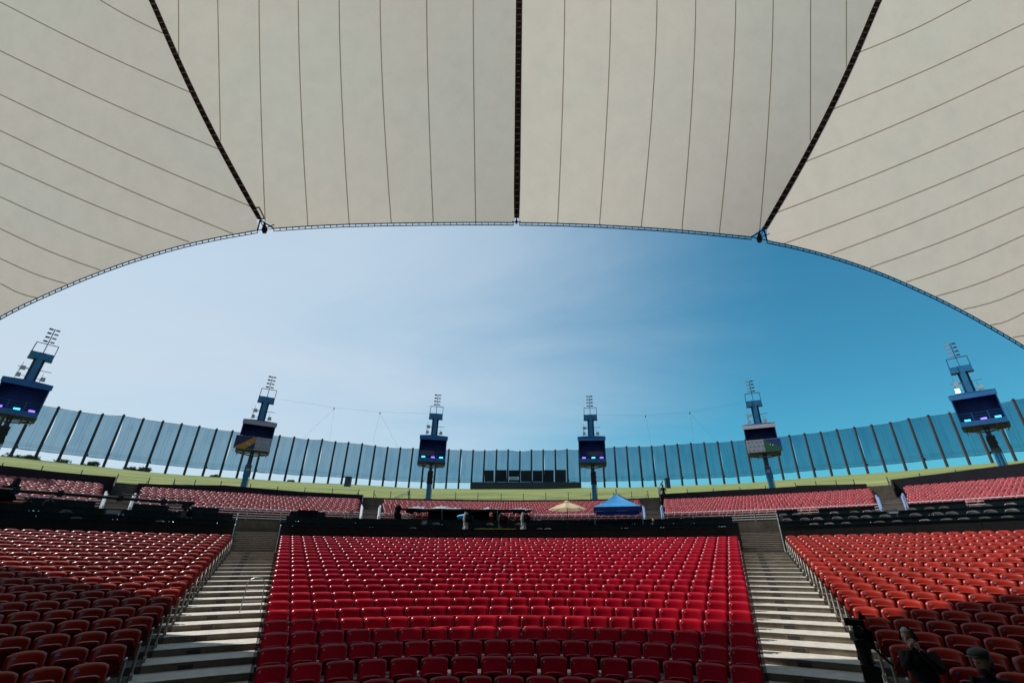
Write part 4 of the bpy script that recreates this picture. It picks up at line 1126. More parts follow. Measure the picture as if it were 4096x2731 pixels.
for (x1, y1), (x0, y0) in R_seams:
    k = (y1 - y0) / (x1 - x0); pts = []
    for j in range(240):
        x = x0 - 25 + (3325 - x0) * j / 239.; y = y0 + k * (x - x0) + 6 * math.sin(math.pi * min(1, (x - x0) / max(1, x1 - x0)))
        X, Y = x * S4, y * S4
        if Y > edge_y(X) - 1: continue
        if X < ribx(1, Y) + G - 4 and Y < 940: continue
        if Y < YT: break
        pts.append((X, Y))
    if len(pts) > 2: seam_line(mb, pts[:1] + pts[6::6])
o = rchild(mb, 'seams'); o['kind'] = 'stuff'
# ribs: dark ladder trusses
for side, yb in ((-1, 878), (0, 872), (1, 918)):
    mb = MB(); ys = np.arange(yb, YT, -60.0); wpx = 12.0
    rows = []
    for y in ys:
        x = ribx(side, y); taper = .8 + .2 * min(1, (yb - y) / 90.)
        rows.append([PT(x - wpx * taper, y, .02), PT(x - wpx * taper, y, -.14), PT(x - wpx * .45 * taper, y, -.10), PT(x + wpx * .45 * taper, y, -.10), PT(x + wpx * taper, y, -.14), PT(x + wpx * taper, y, .02), PT(x - wpx * taper, y, .02)])
    mb.grid(rows, 'rib'); r_o = rchild(mb, 'rib_truss')
    mb = MB(); y = yb - 12
    while y > YT:
        x = ribx(side, y); mb.tube(PT(x - 8, y, -.16), PT(x + 8, y, -.16), .022, 'ribbar', 4); y -= 25
    o = mb.build('rungs', parent=r_o); o['kind'] = 'stuff'
# edge cables with ties
def ecable(px0, px1):
    mb = MB(); xs = np.linspace(px0, px1, int((px1 - px0) / 24))
    inner = []; outer = []
    for x in xs:
        y = edge_y(x); k = (edge_y(x + 12) - edge_y(x - 12)) / 24; L_ = math.hypot(1, k)
        inner.append((x, y)); outer.append((x - k / L_ * 11 * -1 if False else x + (-k) / L_ * -0, y + 10 * L_ ** .5))
    mb.path([PT(x, y, -.02) for x, y in inner], .022, 'cable', 5); mb.path([PT(x, y, -.02) for x, y in outer], .022, 'cable', 5)
    for a_, b_ in zip(inner, outer): mb.tube(PT(*a_, -.02), PT(*b_, -.02), .016, 'cable', 4)
    rchild(mb, 'edge_cable')
ecable(-1200, 1030); ecable(1095, 2054); ecable(2078, 3005); ecable(3068, 5300)
# node plates where ribs meet the edge
for side, tip, la, lb, apex in ((-1, (1058, 918), (1030, 921), (1095, 914), (1040, 880)), (0, (2066, 888), (2050, 886), (2082, 886), (2066, 872)), (1, (3038, 955), (3005, 948), (3068, 962), (3055, 918))):
    mb = MB(); x, y = tip; s_ = .45 if side == 0 else 1.0
    c = PT(x, y, -.1); c2 = PT(x + side * -2, y - 22 * s_, -.1)
    u_ = (PT(x + 14 * s_, y, -.1) - c); w_ = (PT(x, y - 18 * s_, -.1) - c)
    poly = [c - u_ * .5 - w_ * .9, c + u_ * .5 - w_ * .9, c + u_ * .95, c + u_ * .5 + w_ * .8, c - u_ * .1 + w_ * 1.9, c - u_ * .5 + w_ * .8, c - u_ * .95]
    mb.prism(poly, 'rib', PT(x, y, .1) - c)
    for e_ in (la, lb, apex): mb.tube(c, PT(*e_, 0), .018, 'cable', 5)
    if side: mb.tube(PT(*apex, -.05), PT(*lb, -.05), .03, 'cable', 5); mb.tube(PT(*apex, -.05), PT(*la, -.05), .03, 'cable', 5); mb.tube(PT(x + 10, y - 8, -.08), PT(x + 40, y - 20, -.05), .02, 'cable', 5)
    rchild(mb, 'node_plate')
mb = MB(); mb.path([PT(*p, -.12) for p in ((1021, 832), (1036, 829), (1058, 874), (1044, 877))], .03, 'ribbar', 5); rchild(mb, 'access_frame')

# unseen stage walls behind the viewpoint, added only to shade the seats
mb = MB(); mb.box((0, -9, EYE + 3), (60, .6, 16), 'mound')
for s_ in (-1, 1): mb.box((s_ * 25, -3.2, EYE + 4), (.5, 11, 18), 'mound')
o = mb.build('stage_light_blocker', origin=(0, -9, EYE - 5)); tag(o, 'unseen dark wall added behind the viewpoint to shade the seats', 'wall')
mb = MB(); mb.box((0, -2.5, EYE - 2.1), (26, 12, .9), 'mound'); o = mb.build('stage', origin=(0, -2.5, EYE - 2.5)); tag(o, 'dark stage deck under the viewpoint', 'stage')

# ------------------------------------------------------------------ umbrella, blue canopy, shelter
c = pol(math.degrees(ray(2270, 2060)[0]), 34.6, 1.15)
um = thing('parasol', c, R(10), 'cream parasol on a thin dark pole left of the blue canopy', 'parasol')
ztop = at(2270, 2007, 34.6).z - c.z; zrim = at(2270, 2036, 34.6).z - c.z
mb = MB(); n = 8; Rr = 1.36
ringp = [Vector((Rr * math.cos(2 * math.pi * (i + .5) / n), Rr * math.sin(2 * math.pi * (i + .5) / n), zrim)) for i in range(n)]
rows = []
for i in range(n):
    a_, b_ = ringp[i], ringp[(i + 1) % n]; apex = Vector((0, 0, ztop))
    seg = []
    for j in range(7):
        v = j / 6; l_ = []
        for k in range(5):
            u = k / 4; e_ = a_.lerp(b_, u); p = e_.lerp(apex, v); p.z += -.10 * math.sin(math.pi * u) * (1 - v) * .4 + .05 * math.sin(math.pi * v) - .09 * math.sin(math.pi * u) * v * (1 - v); l_.append(p)
        seg.append(l_)
    mb.grid(seg, 'cream')
mb.build('canopy', parent=um)
mb = MB(); mb.grid([[Vector((.26 * math.cos(t), .26 * math.sin(t), ztop - .0)) for t in np.linspace(0, 6.283, 9)], [Vector((.02 * math.cos(t), .02 * math.sin(t), ztop + .10)) for t in np.linspace(0, 6.283, 9)]], 'cream'); mb.build('vent_cap', parent=um)
mb = MB(); mb.tube((0, 0, 0), (0, 0, ztop), .028, 'hairdk', 8); mb.box((0, 0, .04), (.4, .4, .08), 'hairdk'); mb.build('pole', parent=um)
for i in range(n):
    mb = MB(); mb.tube((0, 0, ztop - .02), ringp[i] + Vector((0, 0, -.01)), .012, 'hairdk', 5); mb.build('rib', parent=um)

cD = 35.6
c = pol(math.degrees(ray(2472, 2060)[0]), cD, 1.15)
ct = thing('canopy_tent', c, R(-12), 'blue pop-up canopy tent with dark blue valance at right of centre', 'canopy')
def lz(y, d=0): return at(2470, y, cD - d).z - c.z
zt_, zr_, zv_ = lz(1973), lz(2025, 1.55), lz(2043, 1.55); hw = 1.62
mb = MB(); cs = [Vector((-hw, -hw, zr_)), Vector((hw, -hw, zr_)), Vector((hw, hw, zr_)), Vector((-hw, hw, zr_))]; ap = Vector((0, 0, zt_))
for i in range(4):
    a_, b_ = cs[i], cs[(i + 1) % 4]; seg = []
    for j in range(9):
        v = j / 8; seg.append([a_.lerp(b_, k / 10).lerp(ap, v) + Vector((0, 0, -.16 * math.sin(math.pi * k / 10) * (1 - v) * v * 2 - .10 * math.sin(math.pi * v) + .012 * math.sin(k * 2.3 + j))) for k in range(11)])
    mb.grid(seg, 'canopy_blue')
mb.build('canopy_top', parent=ct, smooth=True)
mb = MB()
for i in range(4):
    a_, b_ = cs[i], cs[(i + 1) % 4]; o_ = (a_ + b_).normalized() * .02; o_.z = 0
    mb.grid([[a_.lerp(b_, k / 10) + o_ for k in range(11)], [a_.lerp(b_, k / 10) + o_ * 1.6 + Vector((0, 0, zv_ - zr_ + .02 * math.sin(k * 1.3 + i))) for k in range(11)]], 'canopy_navy')
mb.build('valance', parent=ct)
for p in cs:
    mb = MB(); mb.box((p.x * .985, p.y * .985, zr_ / 2), (.045, .045, zr_), 'galv'); mb.box((p.x * .985, p.y * .985, .02), (.12, .12, .04), 'galv'); mb.build('leg', parent=ct)
mb = MB(); mb.tube((.02, 0, zt_ - .02), (.02, 0, zt_ + .32), .04, 'metalpost', 6); mb.tube((.1, 0, zt_ - .05), (1.15, .3, zt_ - .62), .03, 'metalpost', 6); mb.build('finial', parent=ct)

# long black tarp shelter over the mixing desk
sh = thing('tarp_shelter', at(1860, 2080, 36.6), 0, 'long low black tarp shelter with crumpled silver plastic heaped on top', 'shelter')
def shc(mb, name, smooth=False): o = mb.build(name, parent=sh, smooth=smooth); o.location = -sh.location; return o
def rows_px(xs, ytop, D0, depth, drop, m, mb):
    A = []
    for x in xs:
        p = at(x, ytop(x), D0); q = p + Vector((0, depth, .12)); A.append([p + Vector((0, 0, -drop)), p, q, q + Vector((0, 0, -drop))])
    mb.grid(A, m)
roofy = lambda x: float(np.interp(x, [1578, 1620, 1700, 1800, 1900, 2000, 2060, 2140], [2031, 2032, 2034, 2034, 2036, 2036, 2037, 2035])) + .9 * math.sin(x * .06)
mb = MB(); rows_px(np.linspace(1605, 2128, 60), roofy, 36.4, 2.4, .13, 'tarp', mb); shc(mb, 'roof_tarp')
mb = MB(); hb_ = lambda x: max(0, 9 * math.exp(-((x - 1655) / 14.) ** 2) + 8 * math.exp(-((x - 1680) / 10.) ** 2) + 11 * math.exp(-((x - 1760) / 34.) ** 2) + 5 * math.exp(-((x - 1820) / 16.) ** 2) + 7 * math.exp(-((x - 1945) / 12.) ** 2) + 4.5 * math.exp(-((x - 2080) / 36.) ** 2) + 2.5 * math.exp(-((x - 1985) / 20.) ** 2) + 2 * math.sin(x * .33) + 1.2 * math.sin(x * .9) - .5)
rr_ = []
xs = np.linspace(1635, 2105, 150)
for j, (dy, k) in enumerate(((-.02, 0), (.35, .55), (.8, 1), (1.3, .9), (1.8, .45), (2.2, 0))):
    rr_.append([at(x, roofy(x), 36.4) + Vector((0, dy, .015 + .05 * dy + k * (hb_(x + 6 * math.sin(dy * 7)) * .0195 + .02 * random.random()))) for x in xs])
mb.grid(rr_, 'foil'); shc(mb, 'plastic_sheet')
for (x0, x1, y1, d_) in ((1622, 1655, 2052, .1), (1650, 1704, 2048, .3), (1710, 1780, 2078, .2), (1765, 1836, 2078, .6), (1800, 1955, 2078, 1.5), (2005, 2040, 2048, .2), (2050, 2108, 2052, .3), (1966, 2000, 2076, 1.9)):
    mb = MB(); xs = np.linspace(x0, x1, 14)
    mb.grid([[at(x, roofy(x) + 3, 36.4) + Vector((0, d_ + .05 * math.sin(x * .5), 0)) for x in xs], [at(x, y1 + 2 * math.sin(x * .2), 36.4) + Vector((0, d_ + .08 * math.sin(x * .5 + 1), 0)) for x in xs]], 'matte'); shc(mb, 'side_curtain')
for (xa_, ya_, xb_, yb_, m_) in ((1598, 2030, 1582, 2080, 'galv'), (2136, 2035, 2137, 2082, 'galv'), (2137, 2035, 2100, 2040, 'galv'), (1768, 2034, 1768, 2078, 'metalpost'), (1990, 2038, 1990, 2080, 'metalpost'), (1597, 2030, 1612, 2032, 'galv')):
    mb = MB(); mb.tube(at(xa_, ya_, 36.35), at(xb_, yb_, 36.35), .045, m_, 8); shc(mb, 'leg')
# covered followspot at the left end
mb = MB(); c = at(1592, 2042, 36.2)
P = []
mb.sphere((0, 0, .15), .22, 'matte', 10, 8, (1.1, .9, 1.3)); mb.sphere((-.05, 0, -.2), .26, 'matte', 10, 8, (.85, .8, 1.5)); mb.sphere((.12, 0, -.45), .2, 'matte', 10, 8, (.9, .8, 1.6))
mb.tube((0, 0, -1.3), (0, 0, -.4), .03, 'metalpost', 6)
o = mb.build('covered_spotlight', smooth=True); o.location = c; tag(o, 'black bagged spotlight on a stand at the left end of the tarp shelter', 'spotlight')
# desk under the shelter
mb = MB(); mb.box((0, 0, .38), (6.2, .8, .76), 'matte'); mb.box((0, -.1, .80), (6.0, .7, .08), 'black', Matrix.Rotation(R(8), 3, 'X'))
for i in range(6): mb.box((-2.6 + i * 1.0, .2, 1.0), (.42, .06, .30), 'black', Matrix.Rotation(R(-8), 3, 'X'))
o = mb.build('mixing_desk'); o.location = pol(math.degrees(ray(1880, 2080)[0]), 36.9, 1.6); o.rotation_euler.z = -ray(1880, 2080)[0]; tag(o, 'dark mixing desk with small screens under the black tarp shelter', 'desk')
# light blue tarp
mb = MB(); P = [at(1827, 2066, 34.7), at(1831, 2075, 34.7), at(1866, 2068, 34.6), at(1868, 2054, 34.6)]
rr_ = [[P[0].lerp(P[3], u) + Vector((0, 0, .02 * math.sin(u * 9))) for u in np.linspace(0, 1, 8)], [P[1].lerp(P[2], u) + Vector((0, .15, .02 * math.sin(u * 7))) for u in np.linspace(0, 1, 8)]]
mb.grid(rr_, 'skyblue'); mb.grid([[p + Vector((0, .5, .12)) for p in rr_[0]], rr_[0]], 'skyblue'); mb.tube(P[3], pol(math.degrees(ray(1868, 2060)[0]), 34.7, 1.15), .03, 'metalpost', 6)
o = mb.build('sun_shade', origin=P[3]); tag(o, 'bright light blue tilted sun shade beside the leftmost wrapped camera', 'sun shade')

# wrapped broadcast cameras behind the centre wall
def wrapped_camera(px, py_top, label, pale=True):
    D = 31.9; a, _ = ray(px, 2080); zt2 = at(px, py_top, D).z
    c = pol(math.degrees(a), D, .70); H = zt2 - c.z
    t = thing('covered_camera', c, -a + random.uniform(-.2, .2), label, 'camera', 'wrapped broadcast cameras on the box wall')
    mb = MB()
    for k in range(3):
        an = k * 2.094 + .5; mb.tube((0, 0, H * .62), (.42 * math.cos(an), .42 * math.sin(an), 0), .03, 'matte', 6)
    mb.build('tripod', parent=t)
    mb = MB(); mb.box((.12, 0, H - .38), (.34, .55, .46), 'matte'); mb.box((.30, .05, H - .40), (.16, .35, .34), 'black'); mb.box((.1, -.42, H - .34), (.2, .35, .2), 'black'); mb.build('camera_body', parent=t)
    mb = MB(); rr_ = []
    for j in range(9):
        z_ = H - .02 - j * (H * .78) / 8; r__ = (.10, .16, .17, .14, .15, .20, .24, .27, .29)[j]
        rr_.append([Vector((-.08 + (r__ + .035 * math.sin(k * 2.7 + j * 1.9)) * math.cos(2 * math.pi * k / 12), (r__ + .03 * math.sin(k * 3.1 + j)) * math.sin(2 * math.pi * k / 12) * .8, z_ + .02 * math.sin(k * 5))) for k in range(13)])
    mb.grid(rr_, 'rain' if pale else 'black'); mb.build('rain_cover', parent=t)
    return t
wrapped_camera(1868, 2047, 'clear-wrapped broadcast camera beside the light blue sun shade')
wrapped_camera(2008, 2053, 'dark broadcast camera in the middle of the three on the centre wall', False)
wrapped_camera(2098, 2048, 'clear-wrapped broadcast camera nearest the cream parasol')
mb = MB(); mb.box((0, 0, .02), (2.6, .07, .04), 'yellow'); mb.box((.1, 0, .05), (2.3, .03, .02), 'black'); o = mb.build('yellow_bar'); a, e = ray(1982, 2112); o.location = pol(math.degrees(a), 30.67, 1.705); o.rotation_euler.z = -a; tag(o, 'thin yellow bar lying on the centre box wall', 'bar')
# monitor block, white boards, orange ladder
def slabthing(name, x0, y0, x1, y1, D, m, label, cat, thick=.3, group=None, frame='metalpost'):
    c = at((x0 + x1) / 2, y1, D); w = (x1 - x0) / F_PX * (D * .98); h = at((x0 + x1) / 2, y0, D).z - c.z; a, _ = ray((x0 + x1) / 2, y1)
    mb = MB(); mb.box((0, 0, h / 2), (w, thick, h), m)
    for s_ in (-1, 1): mb.box((s_ * (w / 2 - .02), -thick / 2 - .01, h / 2), (.05, .03, h * .96), frame)
    mb.box((0, -thick / 2 - .008, h * .96), (w * .96, .025, .04), frame); mb.tube((-w * .3, 0, -.5), (-w * .3, 0, 0), .025, frame, 6); mb.tube((w * .3, 0, -.5), (w * .3, 0, 0), .025, frame, 6)
    o = mb.build(name); o.location = c; o.rotation_euler.z = -a; return tag(o, label, cat, group)
slabthing('loudspeaker_monitor', 1194, 2041, 1261, 2067, 36.9, 'matte', 'wide black monitor box above the dark partition left of the shelter', 'monitor', .5, frame='black')
slabthing('white_notice', 432, 2036, 470, 2053, 34.9, 'banner', 'small grey-white notice panel on the left box partition', 'notice', .04, 'pale notice panels')
slabthing('white_notice', 3558, 2037, 3587, 2052, 34.9, 'banner', 'small pale notice panel between the right box partitions', 'notice', .04, 'pale notice panels')
slabthing('white_notice', 1687, 2081, 1708, 2094, 33.1, 'banner', 'small white notice on the middle partition under the shelter', 'notice', .04, 'pale notice panels')
slabthing('grey_cabinet', 1396, 2040, 1408, 2072, 38.0, 'lamp', 'narrow beige cabinet at the left foot of the left upper stairs', 'cabinet', .4, frame='lamp')
slabthing('dark_equipment_case', 3410, 2034, 3440, 2050, 36.8, 'black', 'small dark case on top of the right back partition', 'case', .4, frame='black')
t = thing('step_ladder', at(1548, 2074, 38.0), -.2, 'orange step ladder standing in front of the centre upper seats', 'ladder')
mb = MB()
for s_ in (-1, 1): mb.tube((s_ * .22, 0, 0), (s_ * .15, .2, 1.15), .025, 'orange', 6); mb.tube((s_ * .22, .5, 0), (s_ * .15, .22, 1.15), .02, 'orange', 6)
mb.build('rails', parent=t); mb = MB()
for i in range(4): mb.box((0, .04 + .045 * i, .25 + .27 * i), (.40 - .03 * i, .08, .03), 'galv')
mb.build('steps', parent=t)

# arch hoop rail on the left aisle
az_h = math.degrees(ray(1035, 2285)[0])
D = 17.2; k = (D - 10.2) / .92; F = rowF(int(round(k)))
t = thing('hoop_rail', pol(az_h, D, F), -R(az_h), 'thin grey arched hoop handrail standing in the left aisle stairs', 'handrail'); mb = MB()
w = .24; pts_ = [Vector((-w - .03, 0, 0)), Vector((-w, 0, .62))] + [Vector((w * -math.cos(t_), 0, .72 + .20 * math.sin(t_))) for t_ in np.linspace(.15, math.pi - .15, 9)] + [Vector((w, 0, .62)), Vector((w + .03, 0, 0))]
mb.path(pts_, .013, 'galv', 6); o = mb.build('hoop', parent=t)
mb = MB(); mb.tube((-w, 0, .60), (w, 0, .60), .010, 'galv', 6); mb.tube((-w, 0, .30), (w, 0, .30), .010, 'galv', 6); mb.build('cross_bar', parent=t)

# ------------------------------------------------------------------ camera jib at left
jb = thing('camera_jib', pol(math.degrees(ray(752, 2060)[0]), 33.6, 1.15), 0, 'long black camera jib crane reaching across the left box seats', 'camera crane')
def jc(mb, name, smooth=False): o = mb.build(name, parent=jb, smooth=smooth); o.location = -jb.location; return o
JD = lambda x: 33.6 - 3.0 * (757 - x) / 757.0 * .4
jp = [(-60, 1950), (60, 1961), (240, 1972), (480, 1992), (655, 2006), (778, 2010)]
mb = MB(); pts_ = [at(x, y, JD(x)) for x, y in jp]
mb.path(pts_, .085, 'black', 8); mb.path([p + Vector((0, 0, .22)) for p in pts_[3:]], .03, 'black', 6)
for p in pts_[1:-1]: mb.box(p, (.16, .2, .30), 'black')
jc(mb, 'beam')
mb = MB(); 
for i in range(10): x = 675 + i * 7.5; mb.box(at(x, 2019, JD(x)), (.09, .10, .12), 'galv')
jc(mb, 'counterweights')
mb = MB(); b0 = at(745, 2018, 33.6); mb.tube(b0, pol(math.degrees(ray(742, 2060)[0]), 33.6, 1.15), .10, 'black', 8); mb.tube(at(778, 2010, 33.6), at(746, 2030, 33.6), .07, 'black', 8); mb.box(b0, (.3, .3, .35), 'black')
mb.sphere(at(762, 2050, 33.3), .17, 'matte', 8, 6, (1, 1, 1.5)); mb.box(at(740, 2056, 33.3), (.3, .3, .35), 'teal')
jc(mb, 'pedestal')
mb = MB(); mb.tube(at(75, 1914, 33.2), at(45, 1960, 33.2), .13, 'black', 8, .2); mb.box(at(42, 1957, 33.1), (.5, .4, .32), 'matte'); mb.box(at(25, 1975, 33.1), (.45, .45, .42), 'matte'); mb.sphere(at(12, 1990, 33.1), .22, 'matte', 10, 7, (1.3, 1, .8)); mb.sphere(at(40, 1992, 33.1), .2, 'matte', 10, 7, (1.2, 1, .8)); mb.tube(at(78, 1910, 33.2), at(72, 1925, 33.2), .05, 'black', 6)
jc(mb, 'camera_head')

# ------------------------------------------------------------------ people
def skin_body(name, joints, edges, parent, m, root=0, sub=2):
    me = bpy.data.meshes.new(name); me.from_pydata([j[0] for j in joints], edges, [])
    o = bpy.data.objects.new(name, me); COL.objects.link(o); o.parent = parent
    sm = o.modifiers.new('skin', 'SKIN'); sm.use_smooth_shade = True
    if not me.skin_vertices: 
        bpy.context.view_layer.objects.active = o
    for i, j in enumerate(joints):
        sv = me.skin_vertices[0].data[i]; r_ = j[1]; sv.radius = (r_, r_) if not isinstance(r_, tuple) else r_; sv.use_root = (i == root)
    s2 = o.modifiers.new('subsurf', 'SUBSURF'); s2.levels = sub; s2.render_levels = sub
    me.materials.append(MT[m]); return o
def head(parent, c, rot, hair='hair', cap=None, beard=False, phones=False, s=1.0):
    """face looks along local -Y"""
    q = rot
    bm = bmesh.new(); bmesh.ops.create_icosphere(bm, subdivisions=4, radius=1.0)
    for v in bm.verts:
        x, y, z = v.co
        X = x * .076; Y = y * .098; Z = z * .122
        if z < 0: X *= 1 - .30 * (-z) ** 1.5; Y = Y * (1 - .12 * (-z)) - .012 * (-z)
        if y < -.3:
            f = (-y - .3) / .7
            nose = math.exp(-(x / .16) ** 2) * math.exp(-((z + .10) / .22) ** 2); Y -= .026 * nose * f * (1.25 if z < -.1 else .9)
            eye = math.exp(-((abs(x) - .40) / .17) ** 2) * math.exp(-((z - .06) / .11) ** 2); Y += .014 * eye
            brow = math.exp(-((z - .22) / .10) ** 2) * math.exp(-(x / .7) ** 2); Y -= .006 * brow
            lip = math.exp(-((z + .46) / .07) ** 2) * math.exp(-(x / .34) ** 2); Y -= .008 * lip
            mth = math.exp(-((z + .46) / .018) ** 2) * math.exp(-(x / .30) ** 2); Y += .007 * mth
            chin = math.exp(-((z + .82) / .16) ** 2) * math.exp(-(x / .4) ** 2); Y -= .012 * chin
        if abs(x) > .8 and abs(z + .02) < .28 and -.1 < y < .35: X *= 1.16
        v.co = q @ Vector((X * s, Y * s, Z * s)) + Vector(c)
    me = bpy.data.meshes.new('head'); bm.to_mesh(me); bm.free()
    for p in me.polygons: p.use_smooth = True
    o = bpy.data.objects.new('head', me); COL.objects.link(o); o.parent = parent; me.materials.append(MT['skin'])
    # hair shell
    bm = bmesh.new(); bmesh.ops.create_icosphere(bm, subdivisions=4, radius=1.0)
    for v in bm.verts:
        x, y, z = v.co; n = 1 + .03 * math.sin(x * 23 + y * 17) * math.sin(z * 19)
        keep = (y > -.15 + .35 * max(0, -z)) or z > .52 - .1 * y
        k = 1.09 if keep else .80
        v.co = q @ Vector((x * .080 * k * n * s, (y * .102 * k * n + .004) * s, z * .128 * k * (n if z > -.2 else .9) * s)) + Vector(c)
    me = bpy.data.meshes.new('hair'); bm.to_mesh(me); bm.free()
    for p in me.polygons: p.use_smooth = True
    o = bpy.data.objects.new('hair', me); COL.objects.link(o); o.parent = parent; me.materials.append(MT[hair])
    for sx in (-1, 1):
        mb = MB(); mb.sphere((0, 0, 0), .008, 'hairdk', 8, 6); mb.v = [tuple(q @ (Vector(v) + Vector((sx * .030, -.090, .008))) * s + Vector(c)) for v in mb.v]; mb.build('eye', parent=parent, smooth=True)
    if cap:
        mb = MB(); mb.sphere((0, .0, 0), 1, 'cap', 16, 10, (.098, .125, .058)); mb.sphere((0, -.105, -.018), 1, 'cap', 14, 6, (.075, .055, .012))
        mb.v = [tuple(q @ ((Vector(v) + Vector((0, -.008, .090))) * s) + Vector(c)) for v in mb.v]; mb.build('flat_cap', parent=parent, smooth=True)
    if beard:
        mb = MB(); mb.sphere((0, -.055, -.085), 1, 'hairdk', 12, 8, (.055, .048, .05)); mb.v = [tuple(q @ (Vector(v) * s) + Vector(c)) for v in mb.v]; mb.build('beard', parent=parent, smooth=True)
    if phones:
        mb = MB(); pts2 = [Vector((.098 * math.cos(t_), 0, .145 * math.sin(t_) - .0)) for t_ in np.linspace(0, math.pi, 12)]
        mb.path(pts2, .010, 'matte', 6)
        for s_ in (-1, 1): mb.sphere((s_ * .098, 0, -.01), .038, 'matte', 10, 8, (.6, 1, 1.1))
        mb.v = [tuple(q @ (Vector(v) * s) + Vector(c)) for v in mb.v]; mb.build('headphones', parent=parent, smooth=True)
def hand(parent, wrist, dirv, palm_n, curl=.6, side=1, name='hand'):
    d = Vector(dirv).normalized(); n = Vector(palm_n); n = (n - d * n.dot(d)).normalized(); w = d.cross(n) * side
    J = [(Vector(wrist), .026), (Vector(wrist) + d * .045, (.034, .018)), (Vector(wrist) + d * .085, (.036, .016))]; E = [(0, 1), (1, 2)]
    for i, (off, ln) in enumerate(((-.030, .062), (-.010, .074), (.010, .070), (.029, .055))):
        b = J[2][0] + w * off * 1.0; k = len(J); c1 = b + d * ln * .45 + n * ln * .12 * curl; c2 = c1 + (d * (1 - curl * .6) + n * curl).normalized() * ln * .35; c3 = c2 + (d * (1 - curl) + n * curl * 1.2).normalized() * ln * .3
        J += [(b, .010), (c1, .0095), (c2, .009), (c3, .0078)]; E += [(2, k), (k, k + 1), (k + 1, k + 2), (k + 2, k + 3)]
    k = len(J); b = J[1][0] + w * -.032; J += [(b, .012), (b + (d * .7 - w * .7).normalized() * .035 + n * .01, .0105), (b + (d * .9 - w * .4).normalized() * .062 + n * .022, .009)]; E += [(1, k), (k, k + 1), (k + 1, k + 2)]
    return skin_body(name, J, E, parent, 'skin', 0, 1)
def seated(seat, label, turn, lean, pose):
    _, k, a, D, F, *_r2 = seat
    t = thing('person', pol(a, D, F) + Vector((0, 0, 0)), -R(a), label, 'person')
    # local frame: faces -Y, hips on the seat pan
    hip = Vector((0, -.16, .54)); ch = hip + Vector((lean * .12, -.02 - .10 * pose['fwd'], .31)); nk = ch + Vector((lean * .06, -.02 - .08 * pose['fwd'], .18)); 
    J = [(hip, (.18, .14)), (hip + (ch - hip) * .5, (.18, .135)), (ch, (.195, .14)), (nk, (.085, .075)), (nk + Vector((0, -.015, .07)), .055)]
    E = [(0, 1), (1, 2), (2, 3), (3, 4)]
    hands = []
    for sx, (el, wr) in zip((-1, 1), pose['arms']):
        sh_ = ch + Vector((sx * .185, 0, .115)); k0 = len(J)
        J += [(sh_, .085), (Vector(el), .062), (Vector(wr), .042)]; E += [(2, k0), (k0, k0 + 1), (k0 + 1, k0 + 2)]; hands.append((Vector(wr), (Vector(wr) - Vector(el)).normalized(), sx))
    skin_body('torso', J, E, t, 'jacket')
    for sx in (-1, 1):
        kn = hip + Vector((sx * .17, -.44, .03)); an = Vector((sx * .18, -.52, .10)); 
        skin_body('trouser_leg', [(hip + Vector((sx * .08, 0, -.01)), .095), (kn, .068), (an, .045)], [(0, 1), (1, 2)], t, 'jeans')
        mb = MB(); mb.box((sx * .18, -.60, .045), (.09, .27, .09), 'hairdk', taper=.8); mb.build('shoe', parent=t)
    hc = nk + Vector(pose['head_off']); head(t, hc, Matrix.Rotation(turn, 3, 'Z') @ Matrix.Rotation(pose['nod'], 3, 'X') @ Matrix.Rotation(pose.get('tilt', 0), 3, 'Y'), **pose['head'])
    for (w_, d_, sx), spec in zip(hands, pose['hands']):
        hand(t, w_, spec[0] or d_, spec[1], spec[2], sx)
        skin_body('forearm', [(w_ - d_ * .13, .034), (w_, .026)], [(0, 1)], t, 'skin', 0, 1) if pose.get('bare') else None
    return t
nk_y = -.16
seated(P1, 'seated grey-haired person in black with headphones, hands raised to the mouth', R(-22), -.4,
       dict(fwd=.6, arms=(((-.24, -.44, .80), (-.10, -.50, 1.09)), ((.20, -.46, .80), (-.01, -.51, 1.08))), head_off=(-.02, -.03, .20), nod=R(12), head=dict(hair='hair', phones=True, s=1.08),
            hands=(((.25, -.05, 1), (.5, .6, 0), .8), ((-.3, 0, 1), (-.5, .6, 0), .9)), bare=True))
seated(P2, 'seated bearded person in dark jacket and grey flat cap at the lower right', R(-38), -.2,
       dict(fwd=.3, arms=(((-.26, -.30, .62), (-.16, -.50, .66)), ((.26, -.30, .62), (.14, -.50, .66))), head_off=(-.02, -.03, .20), nod=R(8), head=dict(hair='hairdk', cap=True, beard=True, s=1.12),
            hands=((None, (0, 0, -1), .6), (None, (0, 0, -1), .6))))
# broadcast camera on tripod beside the right aisle
D = 8.2; a, _ = ray(3462, 2600); Fk = rowF(-2)
c = pol(math.degrees(a), D, Fk); zt2 = at(3462, 2462, D).z - c.z
t = thing('broadcast_camera', c, -a, 'black broadcast camera on a tall tripod at the foot of the right aisle', 'camera')
mb = MB(); mb.box((0, 0, zt2 - .14), (.14, .30, .20), 'matte'); mb.box((.07, .02, zt2 - .25), (.10, .24, .20), 'matte'); mb.tube((0, -.14, zt2 - .14), (-.02, -.25, zt2 - .14), .045, 'black', 12, .05); mb.box((-.10, .06, zt2 - .08), (.08, .12, .08), 'matte'); mb.box((-.09, -.04, zt2 - .22), (.07, .10, .10), 'galv'); mb.build('camera_body', parent=t)
mb = MB(); mb.prism([(.02, -.02, zt2 - .04), (.11, -.02, zt2 - .04), (.085, .0, zt2 + .0), (.045, 0, zt2 + .06), (.035, 0, zt2 + .01)], 'matte', (0, .02, 0)); mb.build('viewfinder_hood', parent=t)
